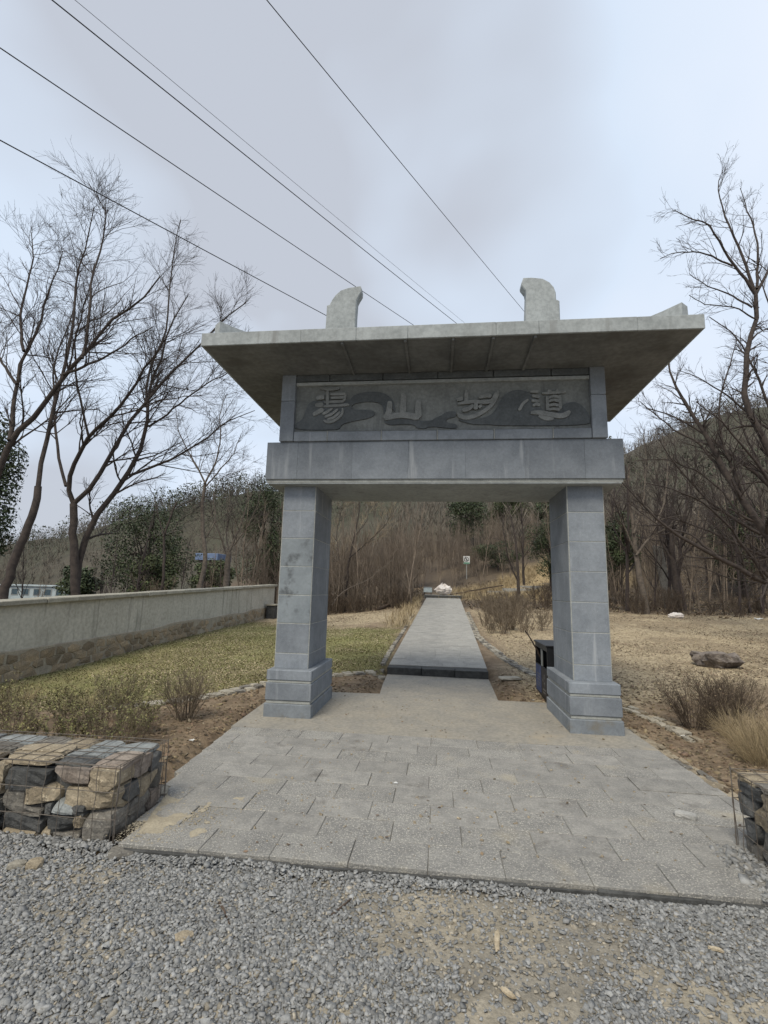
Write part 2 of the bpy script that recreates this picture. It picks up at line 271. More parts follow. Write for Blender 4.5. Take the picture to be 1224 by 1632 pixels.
# ------------------------------------------------------------------ limb lines, carved strokes, wires (metres)
TREE_GUIDES = {"A":[[[[-8.94,5.3,0.49],[-9.12,5.3,1.35],[-9.26,5.3,2.2],[-9.4,5.3,3.01],[-9.48,5.3,3.63]],0.17,0.13],[[[-9.48,5.3,3.63],[-9.66,5.18,4.07],[-9.25,4.98,4.85],[-8.93,4.85,5.31],[-8.23,4.67,5.74],[-7.73,4.51,6.23],[-7.25,4.33,6.77],[-6.64,4.1,7.47]],0.09,0.03],[[[-9.76,5.3,4.1],[-10.12,5.42,4.73],[-10.54,5.6,5.67],[-10.87,5.77,6.66],[-11.2,5.94,7.7],[-11.19,6.12,8.78],[-11.12,6.3,9.91]],0.06,0.02],[[[-9.48,5.3,3.63],[-9.1,5.35,3.97],[-8.84,5.41,4.63],[-8.48,5.5,5.66],[-7.95,5.59,6.56],[-7.38,5.66,7.33],[-6.68,5.75,8.18],[-5.97,5.85,9.14],[-5.45,5.9,9.55]],0.09,0.02],[[[-7.96,5.6,6.56],[-8.09,5.73,7.51],[-7.79,5.88,8.52],[-7.81,5.99,9.37],[-7.96,6.13,10.47],[-8.04,6.28,11.8],[-7.99,6.4,12.79]],0.05,0.015],[[[-8.89,4.8,5.3],[-9.07,4.6,6.15],[-9.17,4.42,6.91],[-9.16,4.24,7.67],[-8.72,3.98,8.69],[-8.5,3.8,9.41]],0.045,0.015],[[[-9.15,5.35,1.41],[-9.32,5.5,2.38],[-9.15,5.64,3.21],[-8.89,5.73,3.74],[-8.45,5.86,4.48],[-8.13,6.08,5.98],[-8.4,6.24,7.26],[-8.1,6.36,8.12],[-8.1,6.51,9.32],[-7.66,6.65,10.39]],0.13,0.02],[[[-8.44,5.9,4.52],[-7.81,6.15,4.87],[-7.35,6.33,5.17],[-6.81,6.56,5.64],[-6.21,6.85,6.37],[-5.47,7.1,6.8]],0.06,0.015],[[[-8.14,6.1,5.99],[-7.61,5.96,6.22],[-6.93,5.76,6.64],[-6.23,5.56,7.01],[-5.26,5.3,7.31]],0.045,0.015],[[[-8.25,4.7,5.75],[-7.38,4.36,5.77],[-6.62,4.02,5.86],[-5.89,3.71,5.84],[-5.2,3.4,5.73]],0.03,0.012]],"B":[[[[-8.6,2.7,0.87],[-8.62,2.74,1.46],[-8.57,2.78,1.89],[-8.48,2.82,2.43],[-8.31,2.87,3.06],[-8.35,2.9,3.57]],0.14,0.1],[[[-8.35,2.9,3.57],[-8.43,2.99,4.28],[-8.37,3.05,4.78],[-8.45,3.11,5.23],[-8.47,3.17,5.78],[-8.41,3.29,6.81],[-8.47,3.4,7.81],[-8.67,3.5,8.87],[-8.6,3.61,9.96],[-8.62,3.7,10.91]],0.07,0.015],[[[-9.39,2.9,3.58],[-9.13,2.85,4.57],[-8.66,2.82,4.97],[-8.32,2.79,5.43],[-7.99,2.75,5.99],[-7.58,2.73,6.33],[-7.18,2.69,6.95],[-6.83,2.66,7.31],[-6.3,2.64,7.5],[-5.91,2.6,8.08]],0.1,0.02],[[[-9.08,2.8,4.55],[-9.31,3.0,5.51],[-9.42,3.09,5.99],[-9.51,3.25,6.83],[-9.35,3.37,7.36],[-9.43,3.53,8.27],[-9.41,3.7,9.22],[-9.41,3.8,9.81]],0.07,0.015],[[[-9.36,3.1,6.75],[-9.83,3.36,7.57],[-10.16,3.67,8.56],[-10.38,3.99,9.66],[-10.88,4.3,10.84]],0.05,0.015],[[[-7.56,2.7,6.32],[-7.67,2.89,7.32],[-7.9,3.07,8.37],[-7.9,3.23,9.28],[-7.99,3.42,10.44],[-8.8,3.6,11.55]],0.05,0.01],[[[-9.22,2.9,5.87],[-9.74,3.02,6.41],[-10.31,3.16,7.12],[-11.0,3.3,7.87]],0.05,0.015],[[[-7.94,2.7,5.96],[-7.38,2.51,6.02],[-6.73,2.28,6.07],[-5.92,1.95,6.29],[-5.33,1.7,6.38]],0.045,0.012]],"R":[[[[10.37,9.0,0.65],[10.22,9.0,1.51],[10.09,9.0,2.4]],0.22,0.19],[[[10.09,9.0,2.4],[9.63,9.14,3.44],[9.17,9.26,4.42],[8.79,9.35,5.19],[8.58,9.44,6.04],[8.44,9.49,6.46],[7.89,9.62,7.7],[7.57,9.73,8.79],[7.52,9.8,9.65]],0.13,0.02],[[[10.13,9.0,2.22],[9.36,8.9,1.97],[8.44,8.75,2.5],[7.72,8.64,2.87],[6.83,8.5,3.34],[6.2,8.39,3.83],[5.57,8.27,4.5],[5.25,8.2,4.88]],0.09,0.015],[[[9.57,9.2,2.25],[9.05,9.01,2.79],[8.41,8.74,3.6],[7.57,8.45,4.3],[6.72,8.22,4.66],[5.87,8.0,4.76]],0.05,0.012],[[[10.29,9.3,2.41],[10.39,9.44,4.49],[10.26,9.55,6.09],[9.95,9.61,6.87],[9.59,9.68,7.9],[9.86,9.73,8.73],[10.06,9.8,9.93],[10.52,9.86,10.84],[10.51,9.9,11.62]],0.12,0.06],[[[10.51,9.9,11.62],[10.1,9.81,12.27],[9.77,9.74,12.72],[9.36,9.63,13.56],[8.99,9.54,14.15],[8.23,9.45,14.32],[7.93,9.4,14.56]],0.05,0.012],[[[10.51,9.9,11.62],[10.35,10.09,13.26],[10.09,10.23,14.51],[10.02,10.29,15.03],[9.93,10.42,16.25],[10.25,10.5,17.0]],0.05,0.01],[[[10.56,9.9,11.84],[11.12,10.43,13.94],[11.15,10.66,14.86],[11.12,10.9,15.84],[11.16,11.1,16.73]],0.045,0.01],[[[9.77,9.7,12.58],[8.57,9.41,12.99],[7.66,9.21,12.82],[7.21,9.1,12.56]],0.03,0.01],[[[10.3,9.8,11.11],[9.77,9.94,11.68],[9.09,10.09,12.16],[8.64,10.2,12.72]],0.03,0.01],[[[10.43,9.8,10.65],[9.64,9.62,11.03],[8.57,9.41,11.06],[8.11,9.3,11.34]],0.025,0.01],[[[10.51,9.9,11.62],[11.08,10.02,12.6],[11.59,10.16,13.86],[12.0,10.3,15.17]],0.05,0.012],[[[8.82,9.4,5.21],[8.22,9.78,6.6],[7.74,9.93,6.86],[6.79,10.3,8.11]],0.045,0.012],[[[9.19,9.3,4.42],[8.9,9.66,6.55],[9.02,9.86,7.88],[9.5,10.03,9.03],[9.99,10.2,10.22]],0.05,0.012],[[[10.3,9.3,4.47],[9.33,8.94,5.73],[8.36,8.61,6.8],[7.6,8.4,7.32]],0.05,0.012],[[[7.87,8.6,2.8],[7.34,8.82,3.43],[6.58,9.04,3.68],[5.82,9.3,4.45]],0.035,0.01]],"D":[[[[8.87,16.0,0.95],[8.76,16.04,1.85],[8.64,16.08,2.65],[8.62,16.13,3.75],[8.57,16.18,4.87],[8.44,16.24,6.02],[8.62,16.3,7.49]],0.2,0.06],[[[8.55,16.0,3.46],[8.19,15.82,4.26],[7.77,15.6,5.2],[7.49,15.4,6.13]],0.08,0.02],[[[8.57,16.0,3.33],[9.38,16.17,4.32],[10.08,16.37,5.76],[10.43,16.6,7.56],[10.35,16.8,9.12]],0.08,0.02],[[[8.52,16.0,4.29],[9.02,16.06,5.7],[9.29,16.14,7.44],[9.27,16.2,8.93]],0.07,0.02]],"E":[[[[11.04,18.0,1.19],[11.02,18.0,2.48],[10.97,18.0,3.36],[10.95,18.0,3.95]],0.22,0.15],[[[10.96,18.0,3.21],[10.57,18.09,4.01],[10.41,18.2,5.17],[10.71,18.33,6.75],[10.6,18.5,8.7]],0.1,0.02],[[[10.95,18.0,3.89],[11.39,17.92,4.84],[11.86,17.79,6.33],[12.2,17.64,8.13],[12.12,17.5,9.95]],0.1,0.02],[[[10.95,18.0,3.95],[11.17,18.26,5.5],[11.68,18.58,7.43],[11.87,18.9,9.46]],0.1,0.02],[[[11.0,18.0,3.07],[11.96,18.06,3.97],[12.75,18.12,4.88],[13.47,18.2,6.41]],0.08,0.02]],"C":[[[[-9.53,12.5,1.29],[-9.43,12.52,1.8],[-9.36,12.56,2.68],[-9.58,12.61,3.71],[-9.75,12.65,4.76],[-9.73,12.7,5.83]],0.15,0.09],[[[-9.63,12.5,5.79],[-9.97,12.42,6.44],[-10.39,12.33,7.09],[-10.83,12.22,7.88],[-11.0,12.1,8.94]],0.06,0.015],[[[-9.63,12.5,5.79],[-9.29,12.66,6.77],[-9.25,12.81,7.78],[-9.47,12.97,8.96],[-9.32,13.1,9.88]],0.06,0.015],[[[-9.55,12.7,3.46],[-9.2,12.89,4.27],[-9.53,13.11,5.38],[-9.34,13.28,6.24],[-8.39,13.5,6.63]],0.05,0.015],[[[-9.56,12.5,5.66],[-8.89,12.18,6.24],[-8.2,11.86,6.81],[-7.77,11.5,7.6]],0.05,0.012]],"F":[[[[-8.97,13.8,1.43],[-8.99,13.8,2.36],[-8.96,13.8,3.04]],0.2,0.17],[[[-8.96,13.8,2.77],[-9.34,13.58,3.82],[-9.61,13.46,4.35],[-9.74,13.3,5.14]],0.08,0.02],[[[-8.96,13.8,3.04],[-8.7,13.91,3.87],[-8.47,14.03,4.72],[-8.42,14.13,5.58],[-8.44,14.2,6.17]],0.08,0.02],[[[-8.95,13.8,2.9],[-9.29,14.07,3.88],[-9.4,14.47,5.36],[-9.64,14.7,6.28]],0.06,0.015],[[[-8.78,13.8,3.31],[-8.15,13.7,4.12],[-7.7,13.58,5.2],[-7.5,13.5,6.01]],0.05,0.012]],"H":[[[[-10.78,12.0,1.27],[-10.84,12.09,2.38],[-11.03,12.18,3.51],[-10.88,12.23,4.16],[-10.77,12.28,4.69],[-10.67,12.3,4.96]],0.09,0.05],[[[-10.92,12.0,3.5],[-11.38,12.2,4.41],[-11.76,12.37,5.23],[-12.18,12.5,5.79]],0.04,0.01],[[[-10.48,12.0,4.7],[-9.89,11.77,4.86],[-9.25,11.5,5.06]],0.035,0.01],[[[-10.56,12.0,3.63],[-10.42,12.13,4.15],[-9.88,12.3,4.57],[-9.75,12.4,4.98]],0.03,0.01]],"P":[[[[4.35,21.0,1.76],[4.33,21.03,2.26],[4.32,21.07,2.81],[4.31,21.11,3.6],[4.26,21.17,4.5],[4.06,21.23,5.56],[3.84,21.3,6.65]],0.13,0.03],[[[4.33,21.0,2.19],[4.03,20.93,2.79],[3.73,20.85,3.57],[3.66,20.78,4.28],[3.5,20.7,5.14],[3.57,20.6,6.17]],0.07,0.02],[[[4.76,21.8,2.04],[4.75,21.83,2.85],[4.73,21.86,3.51],[4.83,21.91,4.51],[4.75,21.95,5.49],[4.72,22.0,6.78]],0.11,0.03],[[[4.72,21.8,3.51],[5.11,21.61,4.14],[5.47,21.4,4.89]],0.04,0.01]],"Q":[[[[-4.46,17.0,0.42],[-4.39,17.06,1.55],[-4.33,17.13,3.06],[-4.07,17.19,4.3],[-3.92,17.24,5.25],[-3.88,17.3,6.53]],0.1,0.03],[[[-4.31,17.0,3.05],[-3.25,16.72,3.95],[-2.58,16.54,4.54],[-2.18,16.4,5.13]],0.05,0.015],[[[-4.36,17.0,1.85],[-4.84,17.17,3.05],[-5.05,17.33,4.31],[-4.84,17.5,5.6]],0.05,0.015],[[[-4.06,17.0,4.12],[-3.53,17.41,4.96],[-3.46,17.8,5.98]],0.04,0.015]],"S":[[[[13.55,12.5,0.46],[13.54,12.5,1.73],[13.44,12.5,3.04]],0.22,0.17],[[[13.44,12.5,3.04],[12.87,12.65,4.4],[12.16,12.81,5.82],[11.33,12.93,6.7],[10.17,13.09,7.88],[9.13,13.21,8.71],[8.25,13.3,9.02]],0.11,0.02],[[[13.42,12.5,2.82],[12.2,12.4,3.46],[10.96,12.3,4.11],[9.71,12.19,4.99],[8.58,12.07,6.37],[8.06,12.0,7.31]],0.09,0.015],[[[13.42,12.5,2.49],[12.45,12.57,2.81],[11.3,12.65,3.24],[10.13,12.74,3.92],[9.0,12.81,4.39],[7.61,12.9,4.76]],0.08,0.012],[[[13.44,12.5,3.04],[13.21,12.59,6.01],[12.56,12.65,7.7],[12.22,12.7,9.46],[11.83,12.74,11.03],[11.26,12.78,12.12],[10.62,12.8,12.56]],0.1,0.015],[[[12.65,12.5,7.41],[11.68,12.37,8.1],[10.7,12.22,9.04],[9.59,12.08,9.75],[8.9,12.0,9.99]],0.05,0.012],[[[13.14,12.5,5.99],[13.38,12.75,8.71],[13.21,12.96,11.1],[13.09,13.15,13.35],[12.76,13.3,15.14]],0.08,0.015],[[[11.96,12.5,5.76],[11.52,12.75,7.5],[11.33,12.96,9.08],[11.05,13.1,10.18]],0.045,0.012],[[[11.08,12.5,4.13],[10.43,12.66,5.56],[9.67,12.77,6.3],[8.64,12.89,6.83],[7.53,13.0,6.75]],0.045,0.012],[[[12.4,12.5,2.8],[11.47,12.59,2.12],[10.58,12.66,2.22],[9.6,12.75,2.65],[8.99,12.8,2.76]],0.04,0.01]]}
WIRES = [[[-26.26, -33.91, 3.94], [-6.81, 6.0, 11.31], [40.72, 103.55, 29.33]], [[-26.36, -33.91, 6.05], [-6.91, 6.0, 13.42], [40.63, 103.55, 31.43]], [[-26.7, -33.91, 8.4], [-7.25, 6.0, 15.77], [40.28, 103.55, 33.78]], [[-27.1, -33.31, 9.65], [-7.66, 6.6, 17.02], [39.88, 104.15, 35.03]], [[-20.36, -32.91, 7.01], [-0.92, 7.0, 14.38], [46.62, 104.55, 32.39]]]
STROKES = [["tang",[[[-1.662,4.166],[-1.546,4.182]],[[-1.67,4.066],[-1.559,4.071]],[[-1.696,3.926],[-1.635,3.962],[-1.551,4.008]],[[-1.606,4.306],[-1.47,4.284],[-1.345,4.3]],[[-1.509,4.289],[-1.499,4.051]],[[-1.467,4.213],[-1.249,4.216]],[[-1.456,4.165],[-1.258,4.168]],[[-1.552,4.104],[-1.427,4.109],[-1.27,4.113]],[[-1.256,4.216],[-1.275,4.113]],[[-1.558,4.045],[-1.371,4.053],[-1.197,4.064]],[[-1.423,4.019],[-1.51,3.956],[-1.566,3.939]],[[-1.351,4.004],[-1.437,3.927],[-1.534,3.892]],[[-1.289,4.016],[-1.27,3.961],[-1.329,3.88],[-1.415,3.823],[-1.503,3.813],[-1.544,3.847]],[[-1.317,3.962],[-1.4,3.881],[-1.496,3.853]]]],["shan",[[[-0.462,4.212],[-0.463,4.081],[-0.47,3.919]],[[-0.647,4.103],[-0.651,3.976],[-0.667,3.904],[-0.714,3.851]],[[-0.714,3.855],[-0.577,3.899],[-0.439,3.904],[-0.319,3.884],[-0.247,3.854]],[[-0.262,4.113],[-0.265,3.987],[-0.257,3.861]]]],["bu",[[[0.374,4.236],[0.37,4.152],[0.367,4.062]],[[0.244,4.102],[0.327,4.119]],[[0.527,4.126],[0.631,4.153],[0.701,4.144]],[[0.256,4.046],[0.353,4.063],[0.457,4.075],[0.596,4.058],[0.7,4.055],[0.745,4.106],[0.76,4.198]],[[0.495,4.071],[0.488,3.96]],[[0.457,4.029],[0.408,3.973],[0.314,3.949]],[[0.535,4.018],[0.561,3.99]],[[0.788,4.216],[0.766,4.106],[0.681,3.988],[0.543,3.898],[0.404,3.84],[0.274,3.839],[0.244,3.922]]]],["dao",[[[1.342,4.166],[1.485,4.17],[1.64,4.181]],[[1.419,4.21],[1.452,4.175]],[[1.546,4.216],[1.519,4.173]],[[1.403,4.132],[1.404,3.931]],[[1.561,4.139],[1.565,3.946]],[[1.416,4.095],[1.484,4.126],[1.557,4.103]],[[1.414,4.051],[1.482,4.075],[1.559,4.052]],[[1.413,3.993],[1.48,4.013],[1.56,3.994]],[[1.411,3.939],[1.479,3.955],[1.562,3.939]],[[1.19,4.192],[1.3,4.193]],[[1.214,4.136],[1.307,4.116]],[[1.204,4.069],[1.297,4.054]],[[1.219,3.995],[1.262,4.022],[1.312,4.002]],[[1.188,3.903],[1.309,3.908],[1.443,3.873],[1.583,3.842],[1.642,3.862],[1.684,3.915]],[[1.292,3.868],[1.391,3.823],[1.478,3.836]],[[1.165,4.088],[1.096,4.034],[1.043,3.935]]]]]
RELIEFS = [[[-1.951,3.808],[-1.846,3.861],[-1.799,4.008],[-1.768,4.099],[-1.679,4.144],[-1.552,4.123],[-1.195,4.115],[-1.171,4.179],[-1.075,4.232],[-0.917,4.252],[-0.758,4.237],[-0.652,4.176],[-0.589,4.084],[-0.569,3.939],[-0.614,4.012],[-0.659,4.103],[-0.679,3.977],[-0.724,3.896],[-0.736,4.041],[-0.807,4.098],[-0.966,4.11],[-1.132,4.086],[-1.175,4.041],[-1.156,3.995],[-0.892,3.99],[-0.83,3.943],[-0.889,3.881],[-1.063,3.848],[-1.238,3.815],[-1.316,3.771],[-1.322,3.713],[-1.947,3.722]],[[-0.732,3.851],[-0.542,3.875],[-0.421,3.855],[-0.267,3.826],[-0.114,3.823],[-0.066,3.833],[-0.068,3.845],[0.037,3.889],[0.107,3.943],[0.195,3.951],[0.239,3.932],[0.23,3.867],[0.143,3.859],[0.099,3.823],[0.125,3.786],[0.23,3.775],[0.256,3.738],[0.23,3.711],[0.073,3.726],[-0.067,3.743],[-0.13,3.735],[-0.164,3.717],[-0.283,3.719],[-0.3,3.769],[-0.454,3.784],[-0.626,3.769],[-0.704,3.797]],[[0.247,3.83],[0.352,3.837],[0.525,3.834],[0.663,3.869],[0.75,3.959],[0.821,4.104],[0.891,4.186],[1.012,4.233],[1.148,4.208],[1.248,4.132],[1.312,4.002],[1.36,3.911],[1.476,3.876],[1.561,3.925],[1.588,3.997],[1.648,4.032],[1.732,4.048],[1.814,4.019],[1.892,3.928],[1.934,3.828],[1.959,3.725],[0.747,3.743],[0.696,3.759],[0.455,3.762],[0.334,3.801]],[[-1.146,3.977],[-0.979,3.983],[-0.959,3.891],[-1.125,3.876]]]
# ------------------------------------------------------------------ terrain
def interp(x, xs, ys): return np.interp(x, xs, ys)
def H(x, y):
    x = np.asarray(x, float); y = np.asarray(y, float)
    sl = .033+(.058-.033)*sm(-5.5, -1.0, x)
    z = -.035 + sl*np.clip(y-1.5, 0, 60)
    z = z - 6.5*sm(-10, -55, x)*sm(-20, 30, y)                       # the valley on the left
    z = z + .03*np.clip(x-14, 0, 60)*sm(0, 14, y)
    y0 = interp(x, [-200,-60,-20,-6,0,10,30,100], [75,62,50,38,33,26,20,20])
    hh = interp(x, [-200,-159,-122,-99,-79,-60,-20,0,25,46,57,70,83,103,200], [18,18,22,28,34,38,39,37,32,34,40,46,52,56,64])
    t = np.clip((y-y0)/(150-y0), 0, 1.0)
    z = z + hh*(.55*t+.45*t*t*(3-2*t))
    z = z + (fbm(x, y, .35, 5, 3)-.5)*(.10+.9*sm(24, 60, y))
    z = z + (fbm(x, y, .05, 9, 3)-.5)*8*sm(60, 130, y)
    front = 1-sm(-3.2, -2.9, y)
    z = z*(1-front) + front*(-.05+(fbm(x, y, 1.3, 3, 3)-.5)*.03)
    # under the paving
    pl = sm(-2.55, -2.4, x)*(1-sm(2.28, 2.42, x))*sm(-3.12, -3.02, y)*(1-sm(1.45, 1.6, y))
    pw = sm(-1.2, -.97, x)*(1-sm(.97, 1.2, x))*sm(1.3, 1.5, y)*(1-sm(3.6, 3.7, y))
    z = z - .14*np.maximum(pl, pw)
    cx = .29*(y-3.4)/18.6
    pp = (1-sm(.85, 1.02, np.abs(x-cx)))*sm(3.4, 3.6, y)*(1-sm(22, 24, y))
    z = z - .1*pp
    return z
def Hs(x, y): return float(H(np.array([x]), np.array([y]))[0])
def axis(a, b, step, lo, hi):
    c = list(np.arange(a, b+1e-6, step)); s = step; v = b
    while v < hi: s *= 1.13; v += s; c.append(v)
    s = step; v = a; pre = []
    while v > lo: s *= 1.13; v -= s; pre.append(v)
    return np.array(pre[::-1]+c)
gx = axis(-8.2, 9, .14, -700, 700); gy = axis(-5.2, 17, .14, -60, 700)
X, Y = np.meshgrid(gx, gy); Z = H(X, Y)
nx, ny = len(gx), len(gy)
V = np.stack([X.ravel(), Y.ravel(), Z.ravel()], 1)
i = np.arange(nx*ny).reshape(ny, nx)
F = np.stack([i[:-1,:-1], i[:-1,1:], i[1:,1:], i[1:,:-1]], -1).reshape(-1, 4)
g = mesh('ground', V, F, ground_m, True)
def edgeline(x): return np.interp(x, [-9,-4.5,-3.4,-2.6,-1.6,-1,0], [-1.6,-.1,1.15,2.1,2.85,3.1,3.2])
def lawn_w(x, y):
    n = (fbm(x, y, .8, 21, 4)-.5)
    return sm(-.15, .3, y-edgeline(x)+n*1.2)*sm(-.95, -1.25, x+n*.2)*(1-sm(9.3, 11.5, y+n*5+.35*(x+4)))*sm(-7.2,-6.9,x)
def straw_w(x, y):
    n = (fbm(x, y, .6, 31, 4)-.5)
    r = sm(1.15, 1.7, x+n*.6)*sm(1.5, 2.6, y+n*2+.6*np.clip(3.2-x, 0, 3)-.5*np.clip(x-3.5, 0, 9))*(1-sm(15.5, 17.5, y+n*2))
    l = sm(9.3, 11.5, y+n*5+.35*(x+4))*(1-sm(15.2, 16.5, y+n*3))*sm(-7.2,-6.9,x)*(1-sm(-.9, -.6, x))
    return np.clip(r+l, 0, 1)
C_ = lambda *c: np.array(c)
def lerp(a, b, t): return a*(1-t[...,None])+b*t[...,None]
x, y = X, Y
n1 = fbm(x, y, 1.1, 41, 4); n2 = fbm(x, y, 3.2, 51, 4)
col = lerp(C_(.15,.108,.07), C_(.22,.165,.108), sm(.3, .7, n2))              # bare red-brown soil
col = lerp(col, lerp(C_(.17,.165,.065), C_(.23,.205,.10), sm(.35, .65, n1)), lawn_w(x, y))
col = lerp(col, lerp(C_(.36,.29,.19), C_(.27,.212,.138), sm(.4, .65, n1)), straw_w(x, y))
forest = np.maximum(sm(15.5, 17.5, y+(n1-.5)*2), sm(-7.2, -7.6, x)*sm(-2, 0, y))
col = lerp(col, lerp(C_(.066,.05,.036), C_(.105,.08,.054), sm(.4, .65, n1)), forest)  # forest floor, with the shade under the thicket painted in
gold = sm(21, 23, y)*np.maximum(1-sm(29, 33, y+(n1-.5)*6), 1-sm(3.5, 6, np.abs((x-3)-(y-27))+(n1-.5)*4))*(1-sm(44,48,y))*sm(-.5, 1.5, x+(n1-.5)*2-.10*(y-22))*(1-sm(14, 18, x))*(1-sm(-6,-9,(y-27)-(x-3)))
col = lerp(col, lerp(C_(.30,.225,.12), C_(.22,.165,.09), sm(.4, .65, n1)), gold)
redp = sm(-16, -25, x)*sm(20, 40, y)*(1-sm(60, 75, y))*sm(.35, .55, fbm(x, y, .07, 61, 3))
col = lerp(col, C_(.21,.115,.065)*np.ones_like(col), redp*.9)
col = lerp(col, lerp(C_(.075,.066,.05), C_(.055,.055,.036), sm(.4, .6, fbm(x, y, .05, 71, 3))), sm(46, 70, y))
gr = 1-sm(-3.1, -2.95, y)
col = lerp(col, lerp(C_(.30,.265,.205), C_(.225,.205,.17), sm(.35, .65, n2)), gr)
rgba = np.concatenate([col.reshape(-1, 3), np.ones((nx*ny, 1))], 1).astype(np.float32)
ca = g.color_attributes.new('albedo', 'FLOAT_COLOR', 'POINT'); ca.data.foreach_set('color', rgba.ravel())
go = obj('ground', g); tag(go, kind='structure')

# ------------------------------------------------------------------ paved platform
plat = obj('paved_platform', None); tag(plat, kind='structure'); ORG[plat.name] = Vector((0,0,0))
def plat_x(y):   # left and right edge of the paving
    return float(np.interp(y, [-3.1,-1.8,1.0,1.65], [-1.92,-2.25,-2.43,-2.45])), float(np.interp(y, [-3.1,-.3,1.65], [2.5,2.30,2.2]))
ROWS = [-3.07,-2.78,-2.49,-2.20,-1.905,-1.62,-1.335,-1.055,-.775,-.49]
cnt = 0
for r in range(len(ROWS)-1):
    y0, y1 = ROWS[r], ROWS[r+1]
    xl, xr = plat_x((y0+y1)/2)
    xs = [xl]; v = -2.9+(.46*.5 if r % 2 else 0)+rnd.uniform(-.05, .05)
    if r == 0: v = -2.38
    while v < xr-.1:
        if v > xl+.12: xs.append(v)
        v += .475+rnd.uniform(-.035, .045)
    xs.append(xr)
    for a, b in zip(xs[:-1], xs[1:]):
        dz = rnd.uniform(-.004, .003); gp = .0014
        V, F = cbox(a+gp, b-gp, y0+gp, y1-gp, -.07, dz, .0035, .0018)
        rough_one = (r in (0,) or rnd.random() < .42)
        part('paver', V, F, paver_m if rough_one else paver_sm, plat); cnt += 1
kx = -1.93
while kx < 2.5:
    k2 = kx+rnd.uniform(.25, .6); V, F = cbox(kx, k2-.002, -3.086-rnd.uniform(0,.007), -3.0695, -.12, -.017-rnd.uniform(0,.008), .005, .004); part('front_edge_strip', V, F, riser_m, plat); kx = k2  # dark uneven strip along the front edge of the paving
# bed and joints

# worn slab between the pillars: a sheet with softly uneven outline
def sheet(name, pts, z0, z1, m, parent):
    b = MB(); n = len(pts)
    b.add([(p[0], p[1], z1) for p in pts]+[(p[0], p[1], z0) for p in pts],
          [tuple(range(n))]+[tuple(range(2*n-1, n-1, -1))]+[(i, i+n, (i+1) % n+n, (i+1) % n) for i in range(n)])
    return fixn(part(name, b.V, b.F, m, parent))
sheet('rear_slab', [(-2.36,-.49),(-2.0,-.488),(-1,-.492),(0,-.488),(1,-.493),(2.33,-.49),(2.3,.6),(2.24,1.1),(2.2,1.57),(1.6,1.585),(.915,1.58),(-.885,1.66),(-1.5,1.62),(-2.43,1.58),(-2.40,.6)], -.12, -.003, dust_m, plat)
sheet('approach_slab', [(-.885,1.66),(.915,1.58),(.935,2.4),(.952,3.36),(-.955,3.47),(-.93,2.5)], -.12, -.006, dust_m, plat)

sheet('joint_bed', [(-1.9,-3.06),(2.45,-3.06),(2.3,-.5),(-2.34,-.5),(-2.25,-1.8)], -.12, -.012, dust_m, plat)
# ------------------------------------------------------------------ path
def pz(y): return .12+.058*(y-3.4)
path = obj('stone_path', None); tag(path, kind='structure'); ORG[path.name] = Vector((0,0,0))
for a, b in ((-.96,-.30),(-.29,.33),(.34,.955)):
    y0 = 3.42-(a+b)/2*.065
    V, F = cbox(a, b, y0, y0+.3, -.06, .124+rnd.uniform(-.002,.002), .008, .003); part('step_kerb', V, F, riser_m, path)
def pathrow(mbx, y0, y1, yo=0, w=.955):
    c = .29*(y0-3.4)/18.6; c2 = .29*(y1-3.4)/18.6
    xs = [-w]; v = -w+rnd.uniform(.25, .6)
    while v < w-.2: xs.append(v); v += rnd.uniform(.5, .62)
    xs.append(w)
    for a, b in zip(xs[:-1], xs[1:]):
        z = rnd.uniform(-.003, .002); e = .0015
        mbx.add([(a+c+e, y0+e+yo, pz(y0)+z), (b+c-e, y0+e+yo, pz(y0)+z), (b+c2-e, y1-e+yo, pz(y1)+z), (a+c2+e, y1-e+yo, pz(y1)+z),
                 (a+c+e, y0+e+yo, pz(y0)-.04), (b+c-e, y0+e+yo, pz(y0)-.04), (b+c2-e, y1-e+yo, pz(y1)-.04), (a+c2+e, y1-e+yo, pz(y1)-.04)],
                [(0,1,2,3),(0,4,5,1),(1,5,6,2),(2,6,7,3),(3,7,4,0)])
k = 0; y = 3.72
while y < 21.9 and k < 300:
    b = MB(); pathrow(b, y, y+.3)
    part('slab_row', b.V, b.F, path_m, path); y += .3; k += 1
b = MB(); b.add([(-.95,3.6,pz(3.6)-.012),(.95,3.6,pz(3.6)-.012),(1.24,22,pz(22)-.012),(-.66,22,pz(22)-.012),(-.95,3.6,pz(3.6)-.3),(.95,3.6,pz(3.6)-.3),(1.24,22,pz(22)-.3),(-.66,22,pz(22)-.3)],
     [(0,1,2,3),(0,4,5,1),(1,5,6,2),(2,6,7,3),(3,7,4,0)])
part('path_bed', b.V, b.F, riser_m, path)
V, F = cbox(-.78, 1.32, 22.0, 22.32, 1.0, 1.345, .01); part('step_kerb', V, F, riser_m, path)
sheet('landing', [(-.8,22.32),(1.32,22.32),(2.3,24.5),(4.2,27.5),(3.2,29.2),(.2,27.2),(-.8,25.4)], .6, 1.352, path_m, path)
# wide shallow steps climbing to the right
sx, sy, sz = 3.0, 27.0, 1.36
for k in range(9):
    nx_, ny_ = sx+1.15, sy+1.1
    z1 = 1.46+.21*k
    V = []; dxn, dyn = -.70, .71
    w2 = 1.0
    pts = [(sx-dxn*w2, sy-dyn*w2), (nx_-dxn*w2, ny_-dyn*w2), (nx_+dxn*w2, ny_+dyn*w2), (sx+dxn*w2, sy+dyn*w2)]
    sheet('stair_slab', pts, z1-.9, z1+.02, path_m, path)
    sx, sy = nx_, ny_

